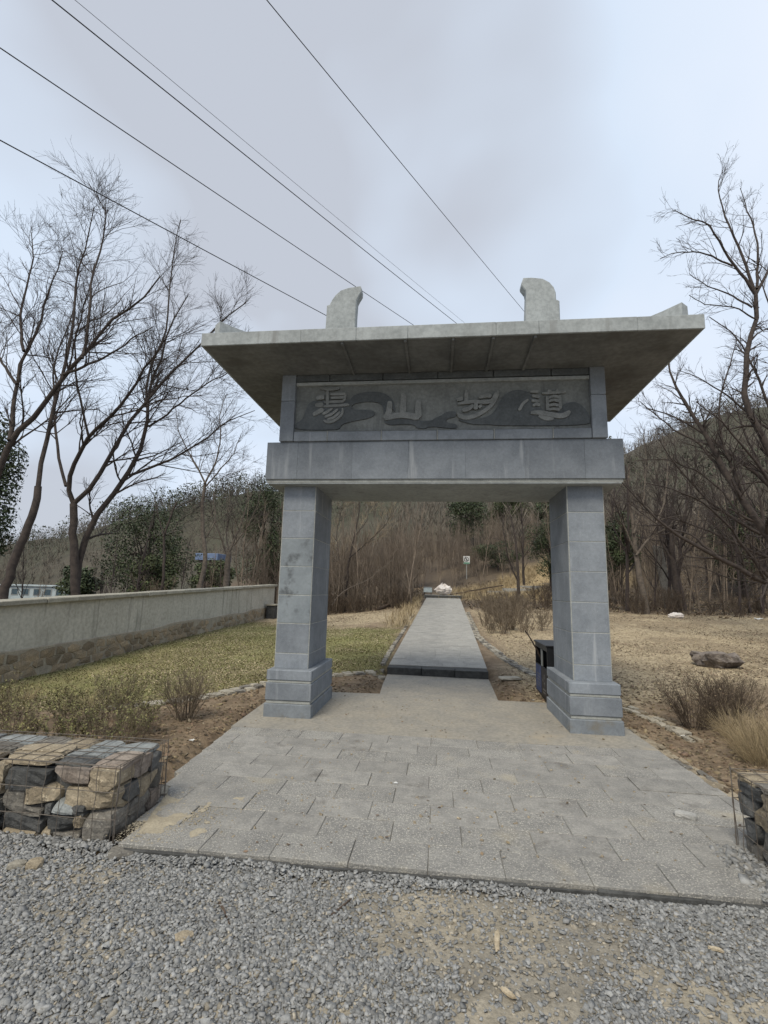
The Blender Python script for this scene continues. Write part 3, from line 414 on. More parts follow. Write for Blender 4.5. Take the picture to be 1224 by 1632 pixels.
# ------------------------------------------------------------------ left garden wall
wl = thing('garden_wall', (-7, -2, 0), 'long low grey rendered wall with concrete coping and rubble stone foot beside the lawn', 'wall')
WX = -7.0
def wtop(y): return 1.28+.0325*(y-1.1)
def wbase(y): return Hs(WX+.25, y)-.12
ys = np.arange(-3.2, 14.31, .5)
b = MB()
for y0, y1 in zip(ys[:-1], ys[1:]):
    za, zb = wtop(y0)-.09, wtop(y1)-.09
    b.add([(WX,y0,za),(WX,y1,zb),(WX-.24,y1,zb),(WX-.24,y0,za),(WX,y0,-.4),(WX,y1,-.4),(WX-.24,y1,-.4),(WX-.24,y0,-.4)],
          [(0,1,2,3),(4,5,1,0),(6,7,3,2)]+([(5,6,2,1)] if y1 > 14.2 else []))
part('rendered_face', b.V, b.F, render_m, wl)
yy = -3.2
while yy < 14.3:
    l = rnd.uniform(.72, .95); y1 = min(yy+l, 14.42); gp = .004
    za, zb = wtop(yy), wtop(y1)
    V, F = cbox(WX-.31, WX+.085+rnd.uniform(-.006,.006), yy+gp, y1-gp, 0, .088, .012, .004)
    V = [(v[0], v[1], v[2]-.088+za+(zb-za)*(v[1]-yy)/(y1-yy)+rnd.uniform(-.003,.003)) for v in V]
    part('coping_slab', V, F, cope_m, wl); yy = y1
# rubble foot: mortar bed with proud rim ridges and one stone per cell
fz = lambda y: float(np.interp(y, [-3,1,4,8,14], [.50,.45,.40,.36,.34]))+(vnoise(np.array([y*1.0]), np.array([3.]), 1.1, 4)[0]-.5)*.09
b = MB()
for y0, y1 in zip(np.arange(-3.2, 14.3, .25)[:-1], np.arange(-3.2, 14.3, .25)[1:]):
    h0, h1 = wbase(y0)+.12, wbase(y1)+.12
    t0, t1 = h0+fz(y0)+.05, h1+fz(y1)+.05
    b.add([(WX+.035,y0,h0-.3),(WX+.035,y1,h1-.3),(WX+.03,y1,t1),(WX+.03,y0,t0),(WX-.01,y1,t1+.02),(WX-.01,y0,t0+.02)], [(0,1,2,3),(3,2,4,5)])
part('mortar_bed', b.V, b.F, wallmort, wl)
cw = .34; rows = 3
node = {}
def nd(i, j):
    if (i, j) not in node: node[(i, j)] = (-3.2+i*cw*.5+rnd.uniform(-.075,.075), rnd.uniform(-.04,.04))
    return node[(i, j)]
for j in range(rows):
    i = j % 2
    while -3.2+(i+2)*cw*.5 < 14.2:
        cell = [nd(i, j), nd(i+1, j-.5 if False else j), nd(i+2, j), nd(i+2, j+1), nd(i+1, j+1), nd(i, j+1)]
        off = [0, -.22, 0, 0, .22, 0] if True else None
        yc = sum(c[0] for c in cell)/6
        if rnd.random() < (.93 if yc < 7 else .8):
            hcell = fz(yc)/rows
            h0 = wbase(yc)+.12
            pts = []
            for (py, dz), o_, rr in zip(cell, off, (j,j,j,j+1,j+1,j+1)):
                zc = h0+(rr+o_)*hcell+dz
                pts.append((py, zc))
            cy = sum(p[0] for p in pts)/6; cz = sum(p[1] for p in pts)/6
            sc = rnd.uniform(.72, .86); dep = rnd.uniform(-.004, .014)
            P1 = [(WX+.036, cy+(p[0]-cy)*(sc+.06), cz+(p[1]-cz)*(sc+.04)) for p in pts]
            P2 = [(WX+.036+dep+rnd.uniform(-.008,.008), cy+(p[0]-cy)*sc*.9, cz+(p[1]-cz)*sc*.86) for p in pts]
            V = P1+P2+[(WX+.036+dep+.008, cy, cz)]
            F = [(a, (a+1) % 6, (a+1) % 6+6, a+6) for a in range(6)]+[(a+6, (a+1) % 6+6, 12) for a in range(6)]
            part('stone', V, F, wallstone, wl)
            # raised pointing round the stone
        i += 2

# ------------------------------------------------------------------ gabions
def rock(sx, sy, sz, seed, rough=.055, sq=.84, nf=4):
    """angular block: rounded cube, noise and flat facets; about 100 faces, centred"""
    r = np.random.default_rng(seed); n = 5
    u = np.linspace(-1, 1, n); V = []; ix = {}
    def vid(p):
        k = tuple(np.round(p, 4))
        if k not in ix: ix[k] = len(V); V.append(p)
        return ix[k]
    F = []
    for ax in range(3):
        for s in (-1, 1):
            for a in range(n-1):
                for c in range(n-1):
                    q = []
                    for da, dc in ((0,0),(1,0),(1,1),(0,1)):
                        p = [0,0,0]; p[ax] = s; p[(ax+1)%3] = u[a+da]; p[(ax+2)%3] = u[c+dc]; q.append(vid(p))
                    F.append(tuple(q if s > 0 else q[::-1]))
    V = np.array(V); sp = V/np.linalg.norm(V, axis=1, keepdims=True)*1.18
    V = V*sq+sp*(1-sq); V = V*(1+r.uniform(-rough, rough, (len(V),1))) + r.uniform(-rough, rough, V.shape)*.5
    for _ in range(nf):
        nn = r.normal(size=3); nn /= np.linalg.norm(nn); d = r.uniform(.95, 1.12); t = V@nn
        V -= np.where(t > d, t-d, 0)[:,None]*nn
    V /= np.abs(V).max(axis=0)
    return V*np.array([sx, sy, sz])*.5, F
rseed = [100]
def put_rock(parent, x0, x1, y0, y1, z0, z1, m, name='stone', grow=.012, **k):
    rseed[0] += 1
    V, F = rock(x1-x0+grow, y1-y0+grow, z1-z0+grow, rseed[0], **k)
    V = V+np.array([(x0+x1)/2, (y0+y1)/2, (z0+z1)/2])
    return part(name, V, F, m, parent)
T, D, G_, B_, K = rock_tan, rock_dk, rock_gr, rock_bl, rock_pk
ga = thing('gabion_basket', (-3, -2.7, -.066), 'wire basket of tan and dark slate stones, below the patch of withered weeds', 'gabion', None)
GY0, GY1, GX = -2.985, -2.43, -2.055
front = [(-2.882,-2.568,.221,.343,D),(-2.545,-2.276,.262,.37,K),(-2.27,-2.075,.25,.373,T),(-2.90,-2.735,.125,.262,G_),(-2.72,-2.50,.134,.258,T),(-2.459,-2.08,.105,.255,T),
 (-2.87,-2.595,.068,.134,G_),(-2.862,-2.577,-.03,.075,D),(-2.585,-2.52,.09,.15,D),(-2.511,-2.361,.096,.162,B_),(-2.365,-2.285,.095,.15,D),(-2.549,-2.344,-.035,.103,D),(-2.345,-2.285,.025,.095,T),(-2.282,-2.08,-.055,.115,G_),
 (-2.858,-2.60,-.066,-.03,T),(-2.602,-2.512,-.066,-.015,T),(-2.50,-2.30,-.066,-.03,G_)]
for x0, x1, z0, z1, m in front:
    dy = rnd.uniform(0, .018); put_rock(ga, x0, x1, GY0+dy, GY0+.2+rnd.uniform(0,.06), z0, z1, m)
side = [(-2.80,-2.60,.27,.385,K),(-2.60,-2.48,.25,.37,D),(-2.87,-2.70,.145,.25,D),(-2.71,-2.50,.11,.24,T),(-2.80,-2.72,-.05,.06,G_),(-2.80,-2.56,.02,.12,G_),(-2.56,-2.44,-.06,.10,K),(-2.50,-2.44,.10,.26,G_),(-2.74,-2.55,-.066,.02,G_)]
for y0, y1, z0, z1, m in side:
    put_rock(ga, GX-.19, GX-rnd.uniform(0,.015), y0, y1, z0, z1, m)
top = [(-2.78,-2.55,-2.62,-2.44,T),(-2.55,-2.36,-2.62,-2.44,B_),(-2.36,-2.09,-2.66,-2.45,B_),(-2.60,-2.30,-2.80,-2.63,B_),(-2.56,-2.30,-2.93,-2.78,D),(-2.30,-2.07,-2.935,-2.67,K),(-3.02,-2.78,-2.62,-2.44,G_),(-3.0,-2.62,-2.80,-2.63,T),(-2.95,-2.58,-2.93,-2.80,T)]
for x0, x1, y0, y1, m in top:
    put_rock(ga, x0, x1, y0, y1, .365, .40+rnd.uniform(-.006,.008), m, sq=.86, rough=.06)
# the run of the basket beyond the picture's edge
for c in range(4):
    z0 = -.066+c*.108; x = -2.9
    while x > -3.7:
        wd = rnd.uniform(.13, .3)
        put_rock(ga, x-wd, x, GY0+rnd.uniform(0,.02), GY0+.22, z0, z0+.104, rnd.choice([T,D,G_,G_,T]))
        x -= wd+.008
for y0 in (-2.97,-2.79,-2.62):
    x = -3.02
    while x > -3.7:
        wd = rnd.uniform(.2, .36); put_rock(ga, x-wd, x, y0, y0+.165, .355, .40, rnd.choice([T,B_,G_,T]), sq=.86, rough=.06); x -= wd+.008
mb = MB(); mb.box(-3.68, GX-.1, GY0+.09, GY1-.03, -.066, .345, .01); part('stone_core', mb.V, mb.F, rock_dk, ga)
def cage(parent, x0, x1, y0, y1, z0, z1, faces, sx=.125, sz=.142):
    P = []
    def line(a, c):
        a = np.array(a); c = np.array(c); t = np.linspace(0, 1, 6)[:,None]
        q = a*(1-t)+c*t; q[1:-1] += RN.normal(0, .0035, (4,3)); P.append(q)
    xs = np.arange(x0, x1+.01, sx); ys = np.arange(y0, y1+.01, sx); zs = np.linspace(z0, z1, 4)
    for yv in ([y0] if 'f' in faces else [])+([y1] if 'b' in faces else []):
        for xv in xs: line((xv, yv, z0), (xv, yv, z1))
        for zv in zs: line((x0, yv, zv), (x1, yv, zv))
    for xv in ([x1] if 'r' in faces else [])+([x0] if 'l' in faces else []):
        for yv in ys: line((xv, yv, z0), (xv, yv, z1))
        for zv in zs: line((xv, y0, zv), (xv, y1, zv))
    for xv in xs: line((xv, y0, z1), (xv, y1, z1))
    for yv in ys: line((x0, yv, z1), (x1, yv, z1))
    for xv in (x0, x1):
        for yv in (y0, y1): line((xv, yv, z0), (xv, yv, z1+.01)); line((xv+.006, yv, z0), (xv-.004, yv+.004, z1+.015))
    V, F = tubes(np.array(P), np.full((len(P), 6), .0027), 4)
    part('wire_cage', V, F, wire_m, parent)
cage(ga, -3.7, GX+.008, GY0-.012, GY1+.01, -.066, .412, 'fbr')

gb = thing('gabion_basket', (2.6, -2.7, -.066), 'wire basket of slate and ochre stones in front of the golden grass clump', 'gabion', None)
HX = 1.985; HY0, HY1 = -3.3, -2.47; HZ = .455
crs = [(-.066,.07),(.075,.20),(.205,.33),(.335,.42)]
mats = [[G_,G_,B_],[D,G_,D],[D,T,G_],[D,T,D]]
for (z0, z1), mm in zip(crs, mats):
    y = HY1-.005; k = 0
    while y > HY0:
        wd = rnd.uniform(.12, .26); put_rock(gb, HX+rnd.uniform(0,.015), HX+.2, y-wd, y, z0, z1, mm[k % 3]); y -= wd+.006; k += 1
    x = HX+.22
    while x < 3.4:
        wd = rnd.uniform(.15, .3)
        put_rock(gb, x, x+wd, HY1-.2, HY1-rnd.uniform(0,.015), z0, z1, rnd.choice(mm)); x += wd+.006
for y0, y1 in ((-2.66,-2.48),(-2.86,-2.67),(-3.07,-2.87),(-3.29,-3.08)):
    x = HX+.01
    while x < 3.4:
        wd = rnd.uniform(.2, .34); put_rock(gb, x, x+wd, y0, y1, .42, HZ, rnd.choice([G_,B_,T,B_]), sq=.88, rough=.05); x += wd+.008
mb = MB(); mb.box(HX+.1, 3.4, HY0+.03, HY1-.09, -.066, .415, .01); part('stone_core', mb.V, mb.F, rock_dk, gb)
cage(gb, HX-.012, 3.42, HY0, HY1+.012, -.066, HZ+.012, 'bl')
# ------------------------------------------------------------------ the gate
arch = thing('stone_gateway', (0, .6, 0), 'blue grey stone gateway with square pillars, carved name board and wide concrete roof', 'gate')
JL = [.56,.752,1.133,1.502,1.879,2.257,2.634,2.985]
def tile(x0, x1, y0, y1, z0, z1, parent, m=stone, c=.006, j=.0012, name='facing_tile'):
    V, F = cbox(x0, x1, y0, y1, z0, z1, c, j); return part(name, V, F, m, parent)
TH = .022
for s in (-1, 1):
    xo, xi = sorted((s*2.16, s*1.55)); pil = obj('pillar', None, arch); ORG[pil.name] = ORG[arch.name]
    sx0, sx1 = sorted((s*2.11, s*1.648)); sy0, sy1 = .16, 1.15
    # core: mortar colour, a little behind the tiles
    mb = MB(); mb.box(sx0+.0035, sx1-.0035, sy0+.0035, sy1-.0035, .5, 2.985, .004)
    mb.box(xo+.03, xi-.03, .03, 1.21, -.05, .555, .004)
    part('mortar_core', mb.V, mb.F, mortar, pil)
    g = .0022; e = .011
    for z0, z1 in zip(JL[:-1], JL[1:]):
        tile(sx0+e, sx1-e, sy0, sy0+TH, z0+g, z1-g, pil, m=stone_sm if s < 0 and 1.1 < z0 < 2.0 else stone); tile(sx0+e, sx1-e, sy1-TH, sy1, z0+g, z1-g, pil)
        tile(sx0, sx0+TH, sy0+e, sy1-e, z0+g, z1-g, pil); tile(sx1-TH, sx1, sy0+e, sy1-e, z0+g, z1-g, pil)
    # plinth tiers
    for z0, z1, ins in ((-.04,.155,0),(.195,.405,.008),(.437,.562,.012)):
        x0, x1, y0, y1 = xo+ins, xi-ins, ins, 1.24-ins
        pm = stone_base if z0 < .1 else stone
        tile(x0, x1, y0, y0+.05, z0, z1, pil, pm, c=.008, name='plinth_tile'); tile(x0, x1, y1-.05, y1, z0, z1, pil, c=.008, name='plinth_tile')
        tile(x0, x0+.05, y0+.0505, y1-.0505, z0, z1, pil, pm, c=.008, name='plinth_tile'); tile(x1-.05, x1, y0+.0505, y1-.0505, z0, z1, pil, pm, c=.008, name='plinth_tile')
    mb = MB(); mb.box(xo+.04, xi-.04, .04, 1.2, .55, .5655, .004); part('plinth_top', mb.V, mb.F, stone, pil)
    for z0, z1 in ((.157,.193),(.407,.435)):
        mb = MB(); mb.box(xo+.022, xi-.022, .022, 1.218, z0, z1, .003); part('mortar_band', mb.V, mb.F, mortar, pil)
# lintel
lin = obj('lintel', None, arch); ORG[lin.name] = ORG[arch.name]
mb = MB(); mb.box(-2.30, 2.30, 0, 1.30, 2.99, 3.54, .005); part('mortar_core', mb.V, mb.F, mortar, lin)
LX = [-2.315,-1.883,-1.134,-.388,.358,1.107,1.844,2.313]
for a, b in zip(LX[:-1], LX[1:]):
    tile(a+.0003, b-.0003, -.022, .002, 3.035, 3.548, lin, c=.0022, name='facing_panel'); tile(a+.001, b-.001, 1.298, 1.322, 3.035, 3.548, lin, c=.004, name='facing_panel')
for xv in (-2.3245, 2.3005):
    for a, b in ((.003,.43),(.433,.86),(.863,1.297)): tile(xv, xv+.024, a, b, 3.035, 3.548, lin, c=.004, name='facing_panel')
mb = MB(); mb.box(-2.285, 2.285, .004, 1.296, 2.972, 3.028, .006); part('lower_fillet', mb.V, mb.F, conc, lin)
# frieze
fr = obj('name_board', None, arch); ORG[fr.name] = ORG[arch.name]
mb = MB(); mb.box(-2.12, 2.12, -.0, 1.25, 3.545, 4.5, .004); part('backing', mb.V, mb.F, panel_st, fr)
for xa, xb in ((-2.143,-1.95),(1.94,2.125)):
    tile(xa, xb, -.062, .02, 3.551, 4.12, fr, c=.006, name='side_post'); tile(xa, xb, -.062, .02, 4.124, 4.5, fr, c=.006, name='side_post')
    tile(xa, xb, 1.2, 1.27, 3.551, 4.5, fr, c=.006, name='side_post')
for xv in (-2.14, 2.1): 
    for a, b in ((.03,.4),(.403,.8),(.803,1.19)): tile(xv, xv+.025, a, b, 3.551, 4.498, fr, c=.005, name='side_tile')
BX = [-1.947,-1.48,-.747,-.009,.722,1.46,1.937]
for a, b in zip(BX[:-1], BX[1:]):
    tile(a+.004, b-.004, -.052+rnd.uniform(-.003,.003), .015, 3.551, 3.682, fr, c=.006, name='border_tile')
for a, b in zip(BX[:-1], BX[1:]):
    tile(a+.005, b-.005, -.05+rnd.uniform(-.003,.003), .015, 4.405, 4.498, fr, m=stone_dk, c=.006, name='border_tile')
for v in BX[1:-1]:
    mb = MB(); mb.box(v-.005, v+.005, -.058, -.02, 3.552, 3.688, .002); part('joint_fillet', mb.V, mb.F, mortar, fr)
mb = MB(); mb.box(-1.947, 1.937, -.05, .01, 4.345, 4.392, .006); part('moulding', mb.V, mb.F, conc, fr)
mb = MB(); mb.box(-1.947, 1.937, -.045, .01, 3.684, 3.694, .003); part('moulding', mb.V, mb.F, panel_st, fr)
# raised cloud relief
def prism(name, pts, y0, y1, m, parent, bev=.006):
    bm = bmesh.new(); vs = [bm.verts.new((p[0], y0, p[1])) for p in pts]; f = bm.faces.new(vs)
    r = bmesh.ops.extrude_face_region(bm, geom=[f]); up = [v for v in r['geom'] if isinstance(v, bmesh.types.BMVert)]
    for v in up: v.co.y = y1
    bmesh.ops.triangulate(bm, faces=[q for q in bm.faces if len(q.verts) > 4]); bmesh.ops.recalc_face_normals(bm, faces=bm.faces)
    V = [tuple(v.co) for v in bm.verts]; bm.verts.index_update(); F = [tuple(v.index for v in q.verts) for q in bm.faces]; bm.free()
    return part(name, V, F, m, parent)
def chaikin(p, n=2):
    for _ in range(n):
        q = []
        for a, b in zip(p, p[1:]+p[:1]):
            q += [(a[0]*.75+b[0]*.25, a[1]*.75+b[1]*.25), (a[0]*.25+b[0]*.75, a[1]*.25+b[1]*.75)]
        p = q
    return p
def clampz(p): return [(min(max(a, -1.944), 1.934), min(max(b, 3.696), 4.342)) for a, b in p]
for k, r in enumerate(RELIEFS):
    if k == 3: prism('sunk_patch', clampz(r), .0, -.024, stone_dk, fr)
    else: prism('cloud_relief', clampz(chaikin(r, 2)), .002, -.021, stone_dk, fr)
# carved characters: raised brush strokes
def ribbon(pts, w0, w1, w2):
    P = np.array(pts, float)
    t = np.r_[0, np.cumsum(np.hypot(*np.diff(P, axis=0).T))]; t /= t[-1]
    tt = np.linspace(0, 1, 12); Q = np.stack([np.interp(tt, t, P[:,0]), np.interp(tt, t, P[:,1])], 1)
    for _ in range(2): Q[1:-1] = Q[1:-1]*.5+(Q[:-2]+Q[2:])*.25
    d = np.gradient(Q, axis=0); d /= np.linalg.norm(d, axis=1, keepdims=True)+1e-9; nn = np.stack([-d[:,1], d[:,0]], 1)
    ww = np.interp(tt, [0,.12,.5,.9,1], [w0*.6,w0,w1,w2,w2*.45])
    return np.concatenate([Q+nn*ww[:,None], (Q-nn*ww[:,None])[::-1]])
for nm, strokes in STROKES:
    ch = obj('carved_character', None, fr); ORG[ch.name] = ORG[arch.name]
    mbx = MB()
    for k, s_ in enumerate(strokes):
        n = len(strokes); wd = .040 if nm == 'shan' else (.026 if nm == 'bu' else .0185)
        if nm == 'tang' and k in (0,1,2): wd = .03
        if nm == 'dao' and k in (13,14): wd = .032
        R_ = ribbon(s_, wd*.9, wd, wd*1.1); h = len(R_)//2
        yb = -.002-.0004*k; yt = -.036-.0011*(k % 7)
        top_ = [(p[0], yt, p[1]) for p in (R_-R_.mean(0))*.985+R_.mean(0)]; bot = [(p[0], yb, p[1]) for p in R_]
        N2 = len(R_); V = bot+top_
        F = [(a, (a+1) % N2, (a+1) % N2+N2, a+N2) for a in range(N2)]+[(N2+a, N2+a+1, 2*N2-2-a, 2*N2-1-a) for a in range(h-1)]
        mbx.add(V, F)
    bpy.data.objects.remove(ch)
    fixn(part('carved_character', mbx.V, mbx.F, char_st, fr))
# roof
rf = obj('roof', None, arch); ORG[rf.name] = ORG[arch.name]
RX, RY0, RY1, RZ0, RZ1 = 2.89, -.936, 2.04, 4.50, 4.663
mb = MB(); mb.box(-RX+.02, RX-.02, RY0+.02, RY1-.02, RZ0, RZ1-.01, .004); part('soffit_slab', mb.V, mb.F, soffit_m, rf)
FX = [-2.895,-1.638,-.967,-.354,.657,1.135,2.197,2.897]
for k, (a, b) in enumerate(zip(FX[:-1], FX[1:])):
    tile(a+.0008, b-.0008, RY0-.006+rnd.uniform(-.002,.002), RY0+.022, RZ0-.004, RZ1, rf, m=conc, c=.005, name='fascia_panel')
    tile(a+.0008, b-.0008, RY1-.022, RY1+.006, RZ0-.004, RZ1, rf, m=conc, c=.005, name='fascia_panel')
for xv in (-2.897, 2.869):
    for a, b in ((RY0+.024,.05),(.053,1.05),(1.053,RY1-.024)): tile(xv, xv+.028, a, b, RZ0-.004, RZ1, rf, m=conc, c=.005, name='fascia_panel')
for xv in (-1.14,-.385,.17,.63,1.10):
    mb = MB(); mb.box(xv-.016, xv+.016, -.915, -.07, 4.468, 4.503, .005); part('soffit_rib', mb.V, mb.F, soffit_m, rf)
# low hipped top with a dip towards the eaves
def hz(x, y):
    t = max(0, min(1, min((y-RY0)/(.55-RY0) if y < .55 else (RY1-y)/(RY1-.55), (RX-abs(x))/1.25)))
    return RZ1-.004+.52*(t**1.35)
gxs = np.linspace(-RX+.01, RX-.01, 37); gys = np.linspace(RY0+.01, RY1-.01, 21)
V = [(a, b, hz(a, b)) for b in gys for a in gxs]; F = [(r*37+c, r*37+c+1, (r+1)*37+c+1, (r+1)*37+c) for r in range(20) for c in range(36)]
part('hipped_top', V, F, conc, rf)
mb = MB(); mb.box(-1.62, 1.66, .44, .68, 5.1, 5.34, .02); part('main_ridge', mb.V, mb.F, conc, rf)
# hip ridges with upturned ends
for sx_ in (-1, 1):
    for sy_ in (-1, 1):
        y_c = RY0+.19 if sy_ < 0 else RY1-.19
        a = np.array([sx_*2.80, y_c]); b = np.array([sx_*1.66, .56]); mbx = MB(); rings = []
        for k in range(9):
            t = k/8; p = a*(1-t)+b*t; d = (b-a)/np.linalg.norm(b-a); n = np.array([-d[1], d[0]])*.085
            zt = max(hz(*p)+.13, 4.90-.42*t+.9*t*t*.35) if t < .6 else hz(*p)+.15
            zt = 4.905*(1-sm(0,.55,t))+ (hz(*p)+.14)*sm(0,.55,t) if True else zt
            zt = float(zt); rings.append([(p[0]+n[0], p[1]+n[1], RZ1-.03), (p[0]-n[0], p[1]-n[1], RZ1-.03), (p[0]-n[0]*.8, p[1]-n[1]*.8, zt), (p[0]+n[0]*.8, p[1]+n[1]*.8, zt)])
        e0 = rings[0]; rings[0] = [e0[0], e0[1], tuple(np.array(e0[2])), tuple(np.array(e0[3]))]
        V = [v for r in rings for v in r]
        F = [(k*4+q, k*4+(q+1) % 4, (k+1)*4+(q+1) % 4, (k+1)*4+q) for k in range(8) for q in range(4)]+[(3,2,1,0),(32,33,34,35)]
        fixn(part('hip_ridge', V, F, conc, rf))
# two curled finials standing on the ridge
FL = [(-1.72,5.15),(-1.707,5.554),(-1.702,5.87),(-1.66,5.885),(-1.625,5.96),(-1.575,6.04),(-1.493,6.115),(-1.38,6.15),(-1.19,6.172),(-1.172,6.13),(-1.176,6.06),(-1.215,5.99),(-1.242,5.93),(-1.25,5.7),(-1.248,5.15)]
FR = [(1.25,5.15),(1.252,5.553),(1.27,5.91),(1.262,5.965),(1.205,6.05),(1.203,6.09),(1.235,6.178),(1.36,6.175),(1.509,6.15),(1.60,6.09),(1.66,6.01),(1.688,5.92),(1.69,5.81),(1.735,5.785),(1.735,5.55),(1.735,5.15)]
for pts in (FL, FR):
    bm = bmesh.new(); vs = [bm.verts.new((p[0], .47, p[1])) for p in pts]; f = bm.faces.new(vs)
    r = bmesh.ops.extrude_face_region(bm, geom=[f])
    for v in r['geom']:
        if isinstance(v, bmesh.types.BMVert): v.co.y = .64
    bmesh.ops.recalc_face_normals(bm, faces=bm.faces)
    ed = [q for q in bm.edges if abs(q.verts[0].co.y-q.verts[1].co.y) < 1e-4]
    bmesh.ops.bevel(bm, geom=ed, offset=.012, segments=1, affect='EDGES')
    bm.verts.index_update(); part('ridge_finial', [tuple(v.co) for v in bm.verts], [tuple(v.index for v in q.verts) for q in bm.faces], conc, rf); bm.free()
# ------------------------------------------------------------------ loose ground cover
def blades(n, x, y, z, L0, L1, wd, lay, rng, curl=.0):
    """n small leaf-shaped quads; lay 0 = upright, 1 = flat"""
    a = rng.uniform(0, 2*math.pi, n); l = rng.uniform(L0, L1, n); el = (1-lay)*rng.uniform(.7, 1.5, n)+lay*rng.uniform(-.05, .35, n)
    d = np.stack([np.cos(a)*np.cos(el), np.sin(a)*np.cos(el), np.sin(el)], 1); s = np.stack([-np.sin(a), np.cos(a), rng.uniform(-.4, .4, n)*lay], 1)
    p = np.stack([x, y, z], 1); w_ = (l*wd)[:,None]
    V = np.stack([p, p+d*l[:,None]*.5+s*w_, p+d*l[:,None], p+d*l[:,None]*.5-s*w_], 1).reshape(-1, 3)
    return V, np.arange(n*4).reshape(n, 4)
def scatter(n, x0, x1, y0, y1, wfn, rng, falloff=None):
    X_ = rng.uniform(x0, x1, n); Y_ = rng.uniform(y0, y1, n)
    k = rng.uniform(0, 1, n) < wfn(X_, Y_)
    if falloff: k &= rng.uniform(0, 1, n) < np.clip(falloff/np.hypot(X_, Y_+6.2), 0, 1)**1.5
    return X_[k], Y_[k]
def stuff(name, VF, m, label=None):
    V, F = VF; o = obj(name, mesh(name, V, F, m)); ORG[o.name] = Vector((0,0,0)); return tag(o, label, None, None, 'stuff')
rg = np.random.default_rng(3)
# slate chips: flattened jittered boxes
x_, y_ = scatter(330000, -4.6, 3.2, -4.8, -3.06, lambda x, y: .80*sm(.36, .64, fbm(x, y, 2.6, 81, 5)+.20*sm(.4,-1.7,x)+.07*sm(-3.5,-3.1,y)-.06)+.14, rg)
def chips(x_, y_, z_, a, b, rng):
    n = len(x_); s = rng.uniform(a, b, n)*np.exp(rng.normal(0, .25, n)); hx = s*.5; hy = s*rng.uniform(.28, .45, n); hz_ = s*rng.uniform(.10, .24, n)
    base = np.array([[-1,-1,-1],[1,-1,-1],[1,1,-1],[-1,1,-1],[-1,-1,1],[1,-1,1],[1,1,1],[-1,1,1]], float)
    P = base[None]*(1+rng.uniform(-.42, .25, (n,8,3)))*np.stack([hx,hy,hz_],1)[:,None,:]
    tx = rng.normal(0, .33, n); ty = rng.normal(0, .33, n); az = rng.uniform(0, 2*math.pi, n)
    def rot(P, ang, i, j):
        c, s_ = np.cos(ang)[:,None], np.sin(ang)[:,None]; a_, b_ = P[:,:,i].copy(), P[:,:,j].copy(); P[:,:,i] = a_*c-b_*s_; P[:,:,j] = a_*s_+b_*c
    rot(P, tx, 1, 2); rot(P, ty, 0, 2); rot(P, az, 0, 1)
    P += np.stack([x_, y_, z_+hz_*.7], 1)[:,None,:]
    f = np.array([[4,5,6,7],[0,1,5,4],[1,2,6,5],[2,3,7,6],[3,0,4,7]])
    return P.reshape(-1, 3), (np.arange(n)[:,None,None]*8+f[None]).reshape(-1, 4)
keep = ~((x_ < GX+.05) & (y_ > GY0-.0)) & ~((x_ > HX) & (y_ > -3.3))
x_, y_ = x_[keep], y_[keep]
inv = (x_ > np.interp(y_, [-4.3,-3.05], [-2.0,-3.2])) & (x_ < np.interp(y_, [-4.1,-3.05], [1.5,2.6])) & (y_ > -4.35); keep = inv | (rg.uniform(0, 1, len(x_)) < .25); x_, y_ = x_[keep], y_[keep]
n = min(len(x_), 66000); x_, y_ = x_[:n], y_[:n]
stuff('gravel', chips(x_, y_, H(x_, y_)+rg.uniform(-.007, .008, n), .0085, .0205, rg), gravel_m)
n = 9000; xt = rg.uniform(-4.4, 2.8, n); yt = rg.uniform(-4.7, -3.08, n); stuff('tan_gravel', chips(xt, yt, H(xt, yt)+rg.uniform(-.004, .006, n), .006, .02, rg), gravel_tan)
n = 1500; xt = rg.uniform(-3.6, -2.02, n); yt = rg.uniform(-3.08, -2.96, n); stuff('gravel', chips(xt, yt, np.full(n, -.062)+rg.uniform(0, .02, n), .010, .026, rg), gravel_m)
n = 3800; xt = rg.uniform(-2.0, 2.5, n); yt = -3.088-np.abs(rg.normal(0, .04, n)); stuff('gravel', chips(xt, yt, np.full(n, -.052)+rg.uniform(0, .024, n)*vnoise(xt, yt*0, 3, 7)*1.4, .009, .022, rg), gravel_m)
# chips that spilled along the right basket and dust grit on the paving
x2 = rg.uniform(1.75, 1.99, 500); y2 = -2.5-rg.uniform(0, .6, 500); k = rg.uniform(0,1,500) < (x2-1.7)/.3
stuff('gravel', chips(x2[k], y2[k], np.zeros(k.sum()), .015, .035, rg), gravel_m)
x3, y3 = scatter(2600, -2.2, 2.2, -3.05, 1.5, lambda x, y: .10+.6*sm(.5, .75, fbm(x, y, .9, 91, 4)), rg)
stuff('grit', chips(x3, y3, np.full(len(x3), -.002), .006, .017, rg), rock_tan)
# crumbs and stones on the bare soil
def soilw(x, y): return (1-lawn_w(x, y))*(1-straw_w(x, y))*((x < plat_l(y)) | (x > plat_r(y)) | (y > 1.62))*((np.abs(x) > 1.0) | (y < 1.6))
def plat_l(y): return np.interp(y, [-3.1,-1.8,1.0,1.65], [-2.05,-2.32,-2.48,-2.5])
def plat_r(y): return np.interp(y, [-3.1,-.3,1.65], [2.52,2.33,2.24])
x4, y4 = scatter(9000, -6.5, 5, -2.4, 3.4, soilw, rg)
stuff('soil_crumbs', chips(x4, y4, H(x4, y4), .012, .045, rg), litter_m)
x4, y4 = scatter(1500, -6.5, 5, -2.4, 3.4, soilw, rg)
stuff('pebbles', chips(x4, y4, H(x4, y4), .012, .04, rg), rock_tan)
